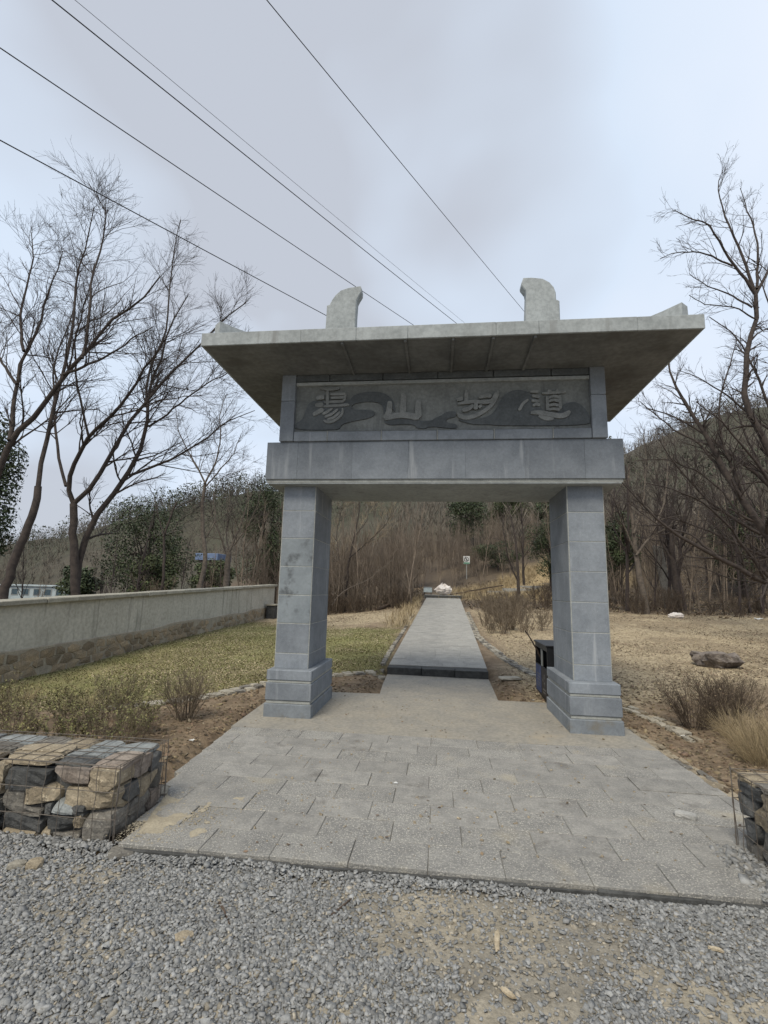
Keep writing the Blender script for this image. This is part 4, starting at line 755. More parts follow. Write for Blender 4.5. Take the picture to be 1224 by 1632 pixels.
# lawn
x5, y5 = scatter(520000, -6.98, -.9, -1.7, 13, lambda x, y: lawn_w(x, y)*(.35+.65*sm(.32, .6, fbm(x, y, 1.4, 171, 4))), rg, 6.5)
stuff('lawn_grass', blades(len(x5), x5, y5, H(x5, y5)-.004, .018, .06, .14, .6, rg), lawn_m)
x5, y5 = scatter(240000, -6.98, -.9, -1.7, 13, lambda x, y: lawn_w(x, y)*sm(.3,.6,fbm(x,y,.9,101,3)), rg, 6.5)
stuff('pale_lawn_leaves', blades(len(x5), x5, y5, H(x5, y5)+.006, .015, .042, .3, .95, rg), straw_m)
# dry field
x6, y6 = scatter(520000, -6.98, 17, 1.2, 17, straw_w, rg, 7)
stuff('dry_straw', blades(len(x6), x6, y6, H(x6, y6), .03, .085, .10, .95, rg), straw_m)
x6, y6 = scatter(170000, -6.98, 17, 1.2, 17, lambda x, y: straw_w(x, y)*sm(.42, .62, fbm(x, y, .55, 111, 4)+.22*(1-sm(3.5, 6, y))*sm(1.8, 2.6, x)), rg, 7)
stuff('dead_leaves', blades(len(x6), x6, y6, H(x6, y6)+.004, .03, .075, .28, .9, rg), litter_m)
x7, y7 = scatter(26000, -7, 5, -2.4, 3.6, lambda x, y: soilw(x, y)*sm(.3, .6, fbm(x, y, 1.3, 121, 3)), rg)
stuff('dead_leaves', blades(len(x7), x7, y7, H(x7, y7)+.003, .02, .06, .25, .9, rg), litter_m)
x7, y7 = scatter(58000, -24, 26, 13, 34, lambda x, y: np.maximum(sm(15, 17, y), (x < -7.5)*1.0)*(np.abs(x-.3) > 1.1), rg)
stuff('forest_litter', blades(len(x7), x7, y7, H(x7, y7), .06, .17, .22, .75, rg), litter_m)
# golden grass on the slope by the stairs and along the path
def goldw(x, y): return np.maximum(sm(21, 23, y)*np.maximum(1-sm(29, 33, y), 1-sm(3.5, 5.5, np.abs((x-3)-(y-27))))*((y-27)-(x-3) > -6)*sm(-.3, 1.6, x-.12*(y-22))*(1-sm(13, 16, x)), .8*((y > 9)&(y < 22))*sm(-1.9,-1.2,x)*(1-sm(-.95,-.8,x)))*(np.abs((x-3)-(y-27)) > 1.7)
x8, y8 = scatter(150000, -2.5, 16, 9, 44, goldw, rg)
stuff('golden_grass', blades(len(x8), x8, y8, H(x8, y8), .15, .48, .022, .12, rg), drygrass_m)

# ------------------------------------------------------------------ plants: bare trees
def resample(P, n, rng, wob=.012):
    P = np.array(P, float); t = np.r_[0, np.cumsum(np.linalg.norm(np.diff(P, axis=0), axis=1))]; Lt = t[-1]; t /= Lt
    tt = np.linspace(0, 1, 3*n); Q = np.stack([np.interp(tt, t, P[:,k]) for k in range(3)], 1)
    for _ in range(5): Q[1:-1] = Q[1:-1]*.5+(Q[:-2]+Q[2:])*.25
    Q = Q[np.linspace(0, 3*n-1, n).astype(int)]; Q[1:-1] += rng.normal(0, wob*min(Lt, 3)/3, (n-2, 3)); return Q
def spawn(P, R, rng, M_, t0, ang, ln, m, rr, up=.25, wob=.16, rend=.35, rmin=.0025):
    """M_ children on each polyline of P"""
    N_, n, _ = P.shape; K_ = N_*M_
    t = rng.uniform(t0, 1.0, (N_, M_)); 
    f = t*(n-1); i0 = np.clip(f.astype(int), 0, n-2); fr_ = (f-i0)[...,None]; r_ = np.arange(N_)[:,None]
    p = P[r_, i0]*(1-fr_)+P[r_, i0+1]*fr_; d = P[r_, i0+1]-P[r_, i0]; d /= np.linalg.norm(d, axis=-1, keepdims=True)+1e-9
    r0 = R[r_, i0]*(1-fr_[...,0])+R[r_, i0+1]*fr_[...,0]
    p = p.reshape(K_, 3); d = d.reshape(K_, 3); r0 = r0.reshape(K_); t = t.reshape(K_)
    q = rng.normal(size=(K_, 3)); q -= (q*d).sum(1, keepdims=True)*d; q /= np.linalg.norm(q, axis=1, keepdims=True)+1e-9
    a = rng.uniform(*ang, K_)[:,None]; d = d*np.cos(a)+q*np.sin(a)
    l = rng.uniform(*ln, K_)*(1.15-.72*t)
    out_ = np.empty((K_, m, 3)); out_[:,0] = p
    for k in range(1, m):
        d = d+rng.normal(0, wob, (K_, 3)); d[:,2] += up/(m-1); d /= np.linalg.norm(d, axis=1, keepdims=True)
        out_[:,k] = out_[:,k-1]+d*(l/(m-1))[:,None]
    rs = np.maximum(r0*rr, rmin); rad = rs[:,None]*np.linspace(1, rend, m)[None]
    return out_, rad
def guided_tree(name, guides, label, group=None, seed=1, m=bark, tm=twig_m, l2=(.9,2.3), den=2.9, l3n=9, l4n=4, up=.16, thick=.68, l4=(.18,.5), tw=.0027, l3=(.45,1.15)):
    rng = np.random.default_rng(seed); n = 14
    P = np.array([resample(g_[0], n, rng) for g_ in guides]); R = np.array([np.linspace(g_[1], g_[2], n) for g_ in guides])
    base = P[0,0]; zb = Hs(base[0], base[1]); P[0,0,2] = min(P[0,0,2], zb-.1)
    root = thing(name, (float(base[0]), float(base[1]), zb), label, 'tree', group)
    R = R*thick; V, F = tubes(P[:1], R[:1], 9); part('trunk', V, F, m, root, True)
    lens = np.linalg.norm(np.diff(P, axis=1), axis=2).sum(1)
    for k in range(1, len(guides)):
        f_ = min(1, lens[k]/3); c = max(3, int(lens[k]*den))
        P2, R2 = spawn(P[k:k+1], R[k:k+1], rng, c, .14, (.4,1.0), (l2[0]*f_, l2[1]*f_), 7, .5, up, .12, .3, tw*1.5)
        limb = part('limb', *joinq(tubes(P[k:k+1], R[k:k+1], 8), tubes(P2, R2, 4)), m, root)
        P2 = np.concatenate([P2, P[k:k+1,7:]]); R2 = np.concatenate([R2, R[k:k+1,7:]])
        P3, R3 = spawn(P2, R2, rng, l3n, .12, (.3,.8), l3, 5, .5, up*.8, .16, .45, tw*1.15)
        P4, R4 = spawn(P3, R3, rng, l4n, .15, (.25,.75), l4, 3, .6, up*.6, .18, .6, tw)
        part('twigs', *joinq(tubes(P3, R3, 3), tubes(P4, R4, 3)), tm, limb)
    return root
guided_tree('bare_tree', TREE_GUIDES['A'], 'tall bare tree forking low just behind the middle of the garden wall', None, 2)
guided_tree('bare_tree', TREE_GUIDES['B'], 'bare tree with a leaning forked trunk behind the near end of the garden wall', None, 3)
guided_tree('bare_tree', TREE_GUIDES['R'], 'big bare tree with long low limbs reaching over the dry field', None, 4, bark, l2=(.6,1.6), den=2.6, l3n=4, l4n=3, thick=1.05, l3=(.35,1.0), l4=(.15,.4), tw=.0042)
guided_tree('bare_tree', TREE_GUIDES['S'], 'bare tree with tangled limbs directly behind the big low-limbed tree', None, 14, bark, l2=(.8,2.0), den=2.8, l3n=5, l4n=3, thick=1.0, l3=(.35,1.0), l4=(.15,.4), tw=.0042)
guided_tree('bare_tree', TREE_GUIDES['D'], 'dark bare tree with a thick pale slanting foot at the edge of the dry field', None, 5, bark_lt, l2=(1,2.4), den=2.4, l3n=6, l4n=4, tw=.005)
guided_tree('bare_tree', TREE_GUIDES['E'], 'dark many-limbed bare tree in the thicket behind the white rag', None, 6, bark, l2=(1,2.6), den=2.6, l3n=6, l4n=4, tw=.005)
guided_tree('bare_tree', TREE_GUIDES['C'], 'slender bare tree with a crooked trunk behind the far end of the garden wall', None, 7, bark_lt, l2=(.9,2), den=2.6, l3n=6, l4n=4, tw=.004)
guided_tree('bare_tree', TREE_GUIDES['F'], 'pale bare tree splitting into fanned limbs by the gateway left pillar, behind the wall', None, 8, bark_lt, l2=(.8,1.8), den=2.4, l3n=6, l4n=3, tw=.004)
guided_tree('bare_tree', TREE_GUIDES['H'], 'thin dark bare tree in front of the round evergreen behind the wall', None, 9, bark, l2=(.7,1.5), den=2.5, l3n=5, l4n=3, tw=.004)
guided_tree('bare_tree', TREE_GUIDES['P'], 'two thin bare trunks rising together beside the climbing steps', None, 10, bark, l2=(.6,1.3), den=1.6, l3n=4, l4n=2, tw=.005)
guided_tree('bare_tree', TREE_GUIDES['Q'], 'bare tree with pale dry seed sprays at the thicket edge left of the path', None, 12, bark, tm=M('pale_seed_twig', (.30,.245,.16), (.19,.15,.10), 2, 0, 50, .95, island=.3), l2=(.7,1.5), den=2.6, l3n=6, l4n=4, tw=.0045)

# ------------------------------------------------------------------ saplings of the thicket
def sapling_mesh(seed, h, stems, mat_, bush=False):
    rng = np.random.default_rng(seed); Ps = []; n = 8
    for s_ in range(stems):
        a = rng.uniform(0, 6.28); lean = rng.uniform(.02, .22 if not bush else .6); hh = h*rng.uniform(.6, 1)
        t = np.linspace(0, 1, n); p = np.stack([np.cos(a)*lean*hh*t+rng.normal(0,.03*h/4,n).cumsum()*.5, np.sin(a)*lean*hh*t+rng.normal(0,.03*h/4,n).cumsum()*.5, hh*t-.15], 1)
        p[:,:2] += rng.normal(0, .10*h/4, 2); Ps.append(p)
    P = np.array(Ps); r0 = .010*h/ (1+.25*stems) + .008; R = np.tile(np.linspace(r0, r0*.25, n), (stems, 1))
    P2, R2 = spawn(P, R, rng, 12 if not bush else 8, .22, (.3,.8), (.14*h,.34*h), 5, .55, .5, .12, .4, .005)
    P3, R3 = spawn(P2, R2, rng, 5, .15, (.3,.8), (.06*h,.16*h), 4, .6, .4, .15, .5, .004)
    V, F = joinq(tubes(P, R, 5), tubes(P2, R2, 3), tubes(P3, R3, 3))
    return mesh('sapling', V, F, mat_)
SAP = [sapling_mesh(200+k, 5.0, 2+k % 3, twig_br) for k in range(6)]
SAPD = [sapling_mesh(230+k, 5.0, 1+k % 3, twig_m) for k in range(4)]
rs = np.random.default_rng(17)
def plant_saplings(n, fn, protos, label, group, h0, h1, name='sapling'):
    k = 0; tries = 0
    while k < n and tries < n*30:
        tries += 1; x, y = fn()
        if abs(x-.3) < 1.5 and y < 31: continue
        if abs((x-3)-(y-27)) < 4.2 and x > 1 and y < 42: continue
        s = rs.uniform(h0, h1)/5.0; o = obj(name, protos[rs.integers(len(protos))], None, (x, y, Hs(x, y)-.05), rs.uniform(0, 6.28))
        sw = s*rs.uniform(.75, 1.1); o.scale = (sw, sw, s); tag(o, label, 'sapling', group); k += 1
plant_saplings(105, lambda: (rs.uniform(-9.5, -.9), 16.3+16*rs.beta(1, 1.6)), SAP, 'slender grey brown leafless sapling in the thicket left of the path', 'leafless saplings left of the path', 3.4, 6.6)
plant_saplings(120, lambda: (rs.uniform(-9, 13), rs.uniform(31, 47)), SAP, 'leafless sapling on the slope behind the small square sign', 'leafless saplings on the slope behind the sign', 3.2, 5.6)
plant_saplings(85, lambda: (rs.uniform(6.5, 27), rs.uniform(17.5, 36)), SAP+SAPD, 'leafless sapling in the dark thicket beyond the dry field', 'leafless saplings beyond the dry field', 3.5, 7.5)
TALL = [sapling_mesh(210+k, 9.0, 1+k % 3, twig_m) for k in range(4)]
for m_ in TALL: m_.name = 'tall_bare_tree'
for k, (x, y, h, lab) in enumerate([(8.6,17.5,8.6,'bare tree standing tight against the right pillar edge'),(11.6,19,9.5,'tall bare tree just right of the leaning concrete slab'),(14.2,17.6,8.2,'bare tree between the white rag and the picture edge'),(17.2,20,10,'tallest thin bare tree in the thicket beyond the field'),(13,23.5,10.5,'bare tree rising behind the leaning concrete slab'),(20.5,22.5,10,'bare tree at the picture edge behind the low limbs'),(9.6,24,12.8,'bare tree above the roof corner behind the right pillar')]):
    o = obj('bare_tree', TALL[k % 4], None, (x, y, Hs(x, y)-.05), k*1.7); s_ = h/9; o.scale = (s_*1.25, s_*1.25, s_); tag(o, lab, 'tree', 'tall bare trees in the thicket')
plant_saplings(42, lambda: (rs.uniform(-30, -9), rs.uniform(9, 34)), SAPD+SAP[:2], 'leafless sapling behind the garden wall', 'leafless saplings behind the garden wall', 2.2, 4.8)
# dry brush right of the path
BRD = [sapling_mesh(280+k, 1.3, 10, brush_dk, True) for k in range(3)]
BR = [sapling_mesh(260+k, 1.3, 9, stem_m, True) for k in range(4)]
rs = np.random.default_rng(19)
def plant_brush(n, fn, label, group, h0, h1, protos=BR, name='dry_bush', cat='bush'):
    for k in range(n):
        x, y = fn(); s = rs.uniform(h0, h1)/1.3; o = obj(name, protos[rs.integers(len(protos))], None, (x, y, Hs(x, y)-.02), rs.uniform(0, 6.28)); o.scale = (s*1.1, s*1.1, s); tag(o, label, cat, group)
plant_brush(46, lambda: (lambda y: (1.35+.29*(y-3.4)/18.6+abs(rs.normal(0, .75))+rs.uniform(0,.8)*(y>10.5), y))(rs.uniform(8.6, 15.5)), 'knee-high dry brown bush crowding the right edge of the path', 'dry bushes right of the path', .5, 1.25)
plant_brush(46, lambda: (rs.uniform(2.5, 19), rs.uniform(15.6, 18.5)), 'dry bush at the foot of the thicket beyond the field', 'dry bushes at the far edge of the field', .5, 1.5, BRD)
plant_brush(40, lambda: (rs.uniform(-7, -1.3), rs.uniform(15.4, 17.6)), 'dry bush at the foot of the thicket left of the path', 'dry bushes at the thicket foot left of the path', .5, 1.4, BRD)
plant_brush(26, lambda: (rs.uniform(-26, -8.5), rs.uniform(6, 24)), 'dry bush behind the garden wall', 'dry bushes behind the garden wall', .9, 2.0)

# ------------------------------------------------------------------ evergreens
def crown(c, r, n_cl, per, leaf, rng, cl=.28):
    """lobed crown: leaves sit on the skins of many overlapping lobes, facing out and up"""
    n_lobe = max(14, n_cl//5); u = rng.normal(size=(n_lobe, 3)); u[:,2] += .25; u /= np.linalg.norm(u, axis=1, keepdims=True)
    rad = rng.uniform(.35, .8, n_lobe); cc = np.array(c)+u*rad[:,None]*np.array(r); rl = rng.uniform(.24, .42, n_lobe)[:,None]*np.array(r)*np.array([1,1,.8])
    n = n_cl*per; k = rng.integers(n_lobe, size=n); d = rng.normal(size=(n, 3)); d /= np.linalg.norm(d, axis=1, keepdims=True)
    p = cc[k]+d*rl[k]*rng.uniform(.72, 1.12, n)[:,None]; p += rng.normal(0, .02, (n, 3))
    nn = d+rng.normal(0, .55, (n, 3)); nn[:,2] += .45; nn /= np.linalg.norm(nn, axis=1, keepdims=True)
    a = np.cross(nn, rng.normal(size=(n, 3))); a /= np.linalg.norm(a, axis=1, keepdims=True)+1e-9; s = np.cross(nn, a)
    l = rng.uniform(.6, 1.3, n)[:,None]*leaf
    V = np.stack([p-a*l*.5, p+s*l*.26, p+a*l*.5, p-s*l*.26], 1).reshape(-1, 3)
    return V, np.arange(n*4).reshape(n, 4), cc
def evergreen(x, y, h, w_, label, seed, m=leaf_dk, leaf=.11, low=.12, n_cl=130, per=85, name='evergreen_tree', group=None):
    rng = np.random.default_rng(seed); zb = Hs(x, y); root = thing(name, (x, y, zb), label, 'tree', group)
    c = (x, y, zb+h*(.5+low/2)); V, F, cc = crown(c, (w_/2, w_/2, h*(1-low)/2), n_cl, per, leaf, rng)
    n = 8; t = np.linspace(0, 1, n); tr = np.stack([x+rng.normal(0, .03, n).cumsum(), y+rng.normal(0, .03, n).cumsum(), zb-.1+h*.85*t], 1)
    k = rng.choice(len(cc), 26, replace=True); st = tr[rng.integers(2, 6, 26)]; tt = np.linspace(0, 1, 5)[None,:,None]
    limbs = st[:,None,:]*(1-tt)+cc[k][:,None,:]*tt; limbs[:,1:-1] += rng.normal(0, .06, (26, 3, 3))
    V2, F2 = tubes(tr[None], np.linspace(.035*h**.8, .02, n)[None], 7); part('trunk', V2, F2, bark, root)
    V3, F3 = tubes(limbs, np.tile(np.linspace(.03, .008, 5), (26, 1)), 4); part('branches', V3, F3, bark, root)
    part('crown', V, F, m, root); return root
evergreen(-13.5, 15, 6.0, 4.6, 'broad round dark evergreen standing behind the middle of the garden wall', 41, n_cl=170, per=60, low=.05)
evergreen(-12.2, 13.6, 3.0, 2.6, 'low bushy evergreen touching the round evergreen behind the wall', 42, leaf_md, n_cl=80, low=0)
evergreen(-9.7, 20, 7.4, 3.4, 'tall dark evergreen hidden half behind the left pillar', 43, n_cl=150, low=.05)
evergreen(-7.9, 21.5, 5.6, 2.8, 'dark evergreen beside the left pillar above the thicket', 44, n_cl=110, low=.05)
evergreen(-17.8, 10, 8.8, 3.8, 'tall glossy evergreen cut by the picture edge beyond the wall', 45, n_cl=230, per=80, low=.12, leaf=.14)
evergreen(7.4, 27, 5.6, 4.0, 'dark evergreen above the steps beside the right pillar', 46, n_cl=120, low=.15)
evergreen(9.9, 21.5, 5.2, 2.6, 'dark leafy evergreen close behind the right pillar', 47, leaf_dk, n_cl=120, low=.2)
evergreen(18.0, 25, 6, 4.4, 'large dark evergreen deep in the thicket beyond the dry field', 48, leaf_dk, n_cl=170, low=.1, leaf=.16)
evergreen(24.5, 27, 6.6, 5, 'wide evergreen at the picture edge behind the big bare tree', 50, leaf_dk, n_cl=150, low=.05, leaf=.18)
evergreen(5.2, 37, 2.6, 5.0, 'low spreading dark green shrub beside the sign on the slope', 51, leaf_dk, n_cl=90, low=0, name='evergreen_shrub')
for k, (x, y, h, w_) in enumerate([(3.0,48,6.5,6.5),(8,50,6,5),(12,47,6,5)]):
    evergreen(x, y, h, w_, ['largest dark evergreen on the slope seen under the lintel','evergreen on the slope beside the pillar, under the lintel end','evergreen on the high bank behind the right pillar'][k], 60+k, [leaf_dk,leaf_md,leaf_dk][k], n_cl=120, per=60, leaf=.2, low=.05)
for k, (x, y, h, w_) in enumerate([(-29,30,4.0,4.0),(-20.5,20,3.0,2.6),(-17.9,31,3.6,3.8)]):
    evergreen(x, y, h, w_, ['olive evergreen in the valley beyond the wall','small evergreen low behind the wall','small round evergreen before the blue roof'][k], 70+k, [leaf_md,leaf_dk,leaf_md,leaf_dk,leaf_dk][k], n_cl=90, per=40, leaf=.2, low=.05)

# ------------------------------------------------------------------ the wooded hill
def far_wood(name, n, fn, m, kind, seed):
    rng = np.random.default_rng(seed); xs, ys = fn(n, rng); zs = H(xs, ys); n = len(xs); per = 72 if kind == 'e' else 32
    h = rng.uniform(2.2, 8, n)*(1 if kind == 'e' else .85); w_ = h*(rng.uniform(.28, .5, n) if kind == 'e' else rng.uniform(.25, .4, n))
    P = np.repeat(np.stack([xs, ys, zs], 1), per, 0); hh = np.repeat(h, per); ww = np.repeat(w_, per); N_ = len(P)
    if kind == 'e':
        t = rng.uniform(.05, 1, N_); r_ = ww*np.sqrt(np.clip(1-(2*t-.85)**2*.9, .02, 1))*np.sqrt(rng.uniform(.1, 1, N_)); a = rng.uniform(0, 6.28, N_)
        c = P+np.stack([np.cos(a)*r_, np.sin(a)*r_, t*hh], 1); d = rng.normal(size=(N_, 3)); s = rng.normal(size=(N_, 3)); l = hh*rng.uniform(.03, .07, N_); lw = l*.5
    else:
        t = rng.uniform(.0, .75, N_); a = rng.uniform(0, 6.28, N_); r_ = ww*t*rng.uniform(.2, 1, N_)
        c = P+np.stack([np.cos(a)*r_, np.sin(a)*r_, t*hh], 1); d = np.stack([np.cos(a)*.5, np.sin(a)*.5, rng.uniform(.6, 1.4, N_)], 1); s = rng.normal(size=(N_, 3)); l = hh*rng.uniform(.14, .28, N_); lw = np.full(N_, .045)
    d /= np.linalg.norm(d, axis=1, keepdims=True); s -= (s*d).sum(1, keepdims=True)*d; s /= np.linalg.norm(s, axis=1, keepdims=True)+1e-9
    V = np.stack([c-d*l[:,None]*.5, c+s*lw[:,None], c+d*l[:,None]*.5, c-s*lw[:,None]], 1).reshape(-1, 3)
    return stuff(name, (V, np.arange(N_*4).reshape(N_, 4)), m)
def hillpts(n, rng, y0, y1, thr, sd, ev=0.):
    y = y0+(y1-y0)*rng.uniform(0, 1, n)**1.05; x = (rng.uniform(-1.45, 1.3, n))*(y+6); f = fbm(x, y, .045, sd, 3); k = (f > thr) & ~((np.abs(x-.3) < 6) & (y < 48)) & ~((x > 0) & (x < 18) & (y < 40)) & ~((x < -8) & (y < 78)) & ~((x > 6) & (y < 70) & (rng.uniform(0,1,n) < ev))
    return x[k], y[k]
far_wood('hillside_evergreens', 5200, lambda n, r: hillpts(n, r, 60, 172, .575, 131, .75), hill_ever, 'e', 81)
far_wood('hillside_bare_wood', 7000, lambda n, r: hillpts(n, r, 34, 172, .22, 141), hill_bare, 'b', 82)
# ------------------------------------------------------------------ weeds and shrubs near the camera
def stems(n, c, r, h, rng, lean=.35, rad=.0022, m=6, wob=.05):
    a = rng.uniform(0, 6.28, n); q = np.sqrt(rng.uniform(0, 1, n))*r; b = np.stack([c[0]+np.cos(a)*q, c[1]+np.sin(a)*q, np.full(n, c[2])], 1)
    d = np.stack([np.cos(a)*lean*rng.uniform(.1, 1, n), np.sin(a)*lean*rng.uniform(.1, 1, n), np.ones(n)], 1); d[:,:2] += rng.normal(0, .12, (n, 2)); d /= np.linalg.norm(d, axis=1, keepdims=True)
    l = h*rng.uniform(.55, 1, n); P = np.empty((n, m, 3)); P[:,0] = b
    for k in range(1, m):
        d = d+rng.normal(0, wob, (n, 3)); d /= np.linalg.norm(d, axis=1, keepdims=True); P[:,k] = P[:,k-1]+d*(l/(m-1))[:,None]
    return P, np.tile(np.linspace(rad, rad*.4, m), (n, 1))
def shrub(name, x, y, h, r, label, seed, n=26, m=stem_m, leaves=0, lm=weedleaf, lean=.7, group=None, cat='shrub', b2=7, b3=4, rad=.006, ln2=(.2,.5)):
    rng = np.random.default_rng(seed); z = Hs(x, y)-.01; root = thing(name, (x, y, z), label, cat, group)
    P, R = stems(n, (x, y, z), r*.28, h, rng, lean, rad); P2, R2 = spawn(P, R, rng, b2, .2, (.3,.8), (ln2[0]*h, ln2[1]*h), 5, .6, .35, .14, .4, .0016)
    P3, R3 = spawn(P2, R2, rng, b3, .2, (.3,.8), (ln2[0]*.5*h, ln2[1]*.5*h), 4, .7, .3, .14, .5, .0013)
    V, F = tubes(P, R, 4); part('stems', V, F, m, root)
    V, F = joinq(tubes(P2, R2, 3), tubes(P3, R3, 3)); part('twigs', V, F, m, root)
    if leaves:
        Q = np.concatenate([P2.reshape(-1, 3), P3.reshape(-1, 3)]); Q = Q[rng.choice(len(Q), leaves)]
        V, F = blades(leaves, Q[:,0], Q[:,1], Q[:,2], .012, .034, .28, .6, rng); part('leaves', V, F, lm, root)
    return root
shrub('bare_shrub', -3.12, -.12, .66, .36, 'rounded twiggy leafless shrub on bare soil beside the left pillar', 301, 34, stem_m, 260)
wl_ = [(-3.75,-.85),(-4.15,-1.35),(-3.95,-1.75),(-3.35,-.75),(-4.6,-1.1),(-4.9,-1.7),(-4.3,-.6),(-3.6,-1.35),(-5.3,-1.3),(-4.75,-2.1),(-3.15,-1.15),(-5.7,-1.9),(-3.7,-.4),(-4.2,-2.1),(-5.1,-.7),(-3.45,-1.75),(-5.9,-1.2),(-4.0,-.2),(-3.05,-1.7)]
for k, (x, y) in enumerate(wl_):
    shrub('withered_weed', x, y, rnd.uniform(.42, .72), .34, 'withered weed with sparse olive leaves in the patch behind the stone basket', 320+k, 18, stem_m, 620 if k % 3 else 1100, weedleaf, .5, 'weeds behind the stone basket', 'weed', 6, 3, .0032, (.15,.38))
shrub('bare_shrub', 3.25, .72, .62, .4, 'dark leafless shrub at the edge of the dry field', 360, 40, brush_dk, 240, litter_m, .75)
shrub('bare_shrub', 3.75, .9, .7, .45, 'brown twiggy shrub growing behind the golden grass clump', 361, 40, brush_dk, 320, litter_m, .75)
shrub('bare_shrub', 4.2, 1.4, .6, .4, 'brown twiggy shrub at the picture edge, far behind the golden grass clump', 362, 34, stem_m, 240, litter_m, .75)
def tuft(x, y, h, r, label, seed, n=420, cat='grass', group=None):
    rng = np.random.default_rng(seed); z = Hs(x, y)-.01; root = thing('grass_clump', (x, y, z), label, cat, group)
    P, R = stems(n, (x, y, z), r*.45, h, rng, .95, .0018, 7, .08)
    P[:,:,2] -= (np.linspace(0, 1, 7)[None]**2)*rng.uniform(.0, .35, n)[:,None]*h
    P[:,:,2] = np.maximum(P[:,:,2], z+.01)
    V, F = tubes(P, R, 3); part('blades', V, F, drygrass_m, root); return root
tuft(3.35, -.52, .62, .5, 'golden dry grass clump leaning over the stones by the right basket', 371, 620)
tuft(3.85, -.15, .62, .5, 'golden dry grass clump at the picture edge behind the other clump', 372, 520)
tuft(3.6, .35, .5, .4, 'small golden dry grass clump among the brown twiggy shrubs', 373, 320)
for k, (x, y) in enumerate([(-5.6,.2),(-4.7,.2),(-6.2,-.6)]):
    tuft(x, y, .3, .25, 'short dry grass clump in the weedy patch by the wall', 380+k, 120, group='dry grass clumps by the wall')

# ------------------------------------------------------------------ stone edgings
def edging(name, pts, wd, label, seed, m_choice, n_rows=2):
    rng = random.Random(seed); root = thing(name, (pts[0][0], pts[0][1], Hs(*pts[0])), label, 'edging'); hh_ = .05 if wd == .15 else .075
    P = np.array(pts, float); t = np.r_[0, np.cumsum(np.hypot(*np.diff(P, axis=0).T))]; s = 0
    while s < t[-1]-.05:
        l = rng.uniform(.13, .24); sc = s+l/2
        cx, cy = np.interp(sc, t, P[:,0]), np.interp(sc, t, P[:,1]); dx, dy = np.interp(min(sc+.05, t[-1]), t, P[:,0])-cx, np.interp(min(sc+.05, t[-1]), t, P[:,1])-cy
        a = math.atan2(dy, dx)
        for r_ in range(n_rows):
            rseed[0] += 1; V, F = rock(l*rng.uniform(.85,1), wd/n_rows*1.02, hh_, rseed[0], sq=.88, rough=.07)
            off = (r_-(n_rows-1)/2)*wd/n_rows; a2 = a+rng.uniform(-.15, .15)
            Rm = np.array([[math.cos(a2), -math.sin(a2), 0], [math.sin(a2), math.cos(a2), 0], [0, 0, 1]])
            V = V@Rm.T+np.array([cx-math.sin(a)*off, cy+math.cos(a)*off, Hs(cx, cy)+.002+rng.uniform(-.01,.008)])
            part('stone', V, F, rng.choice(m_choice), root)
        s += l+.006
    return root
pale = M('pale_edging_stone', (.36,.33,.27), (.255,.23,.185), 9, .7, 40, .95, objr=.16, bdist=.015)
edging('stone_edging', [(-4.3,.1),(-3.4,1.05),(-2.87,1.9),(-2.4,2.3)], .26, 'row of pale flat stones edging the lawn left of the gateway', 5, [pale, pale, rock_gr])
edging('stone_edging', [(-2.3,2.38),(-1.77,2.78),(-1.05,3.14)], .24, 'row of pale flat stones behind the left pillar, ending at the path step', 6, [pale, rock_gr, pale])
edging('stone_edging', [(1.2,14.5),(1.15,10.5),(1.12,8.2),(1.25,6.4),(1.42,5.0),(1.75,3.5),(2.1,2.6)], .2, 'curving pale mortared stone row from the path edge to behind the right pillar', 7, [pale, pale, rock_gr])
edging('stone_edging', [(2.5,2.15),(2.78,1.5),(2.95,.75),(3.0,.2)], .2, 'row of pale stones edging the dry field beside the right pillar', 8, [pale, rock_tan])
edging('stone_edging', [(2.36,.9),(2.42,.0),(2.44,-.9),(2.4,-1.75)], .15, 'strip of rough tan stones against the right edge of the paving', 9, [rock_tan, rock_tan, rock_gr])
edging('stone_edging', [(-1.08,3.5),(-1.07,6),(-1.02,9),(-.95,13)], .1, 'thin line of pale stones along the left edge of the path', 10, [pale, rock_gr], 1)

# ------------------------------------------------------------------ the bin and small things
bn = thing('litter_bin', (1.95, 1.97, Hs(2.0, 2.0)), 'black steel litter bin with two openings standing behind the right pillar', 'litter bin')
bz = -.03; x0, x1, y0, y1, h = 1.63, 2.02, 1.50, 2.40, .80
mb = MB(); t_ = .03
mb.box(x0+.0, x1, y0, y0+t_, bz, h, .004); mb.box(x0, x1, y1-t_, y1, bz, h, .004); mb.box(x1-t_, x1, y0+t_+.001, y1-t_-.001, bz, h, .004)
mb.box(x0+.004, x0+t_, y0+t_+.001, y1-t_-.001, bz, .47, .004); mb.box(x0+.004, x0+t_, y0+t_+.001, y1-t_-.001, .73, h, .004)
part('body', mb.V, mb.F, black_m, bn)
mb = MB(); mb.box(x0+.24, x1-t_-.002, y0+t_+.002, y1-t_-.002, bz+.05, .44, .004); part('inner_tub', mb.V, mb.F, hole_m, bn)
mb = MB(); mb.box(x0+.005, x0+.028, 1.925, 1.985, .472, .728, .003); part('divider', mb.V, mb.F, steel_m, bn)
mb = MB(); mb.box(x0-.02, x1+.02, y0-.02, y1+.02, h+.001, h+.03, .008); part('lid', mb.V, mb.F, black_m, bn)
mb = MB(); mb.box(x0-.004, x0+.0035, 1.985, 2.36, .06, .455, .001); pb = part('blue_notice', mb.V, mb.F, blue_m, bn)
mb = MB(); mb.box(x0-.004, x0+.0035, 1.54, 1.945, .06, .455, .001); pd = part('dark_notice', mb.V, mb.F, brown_m, bn)
mb = MB()
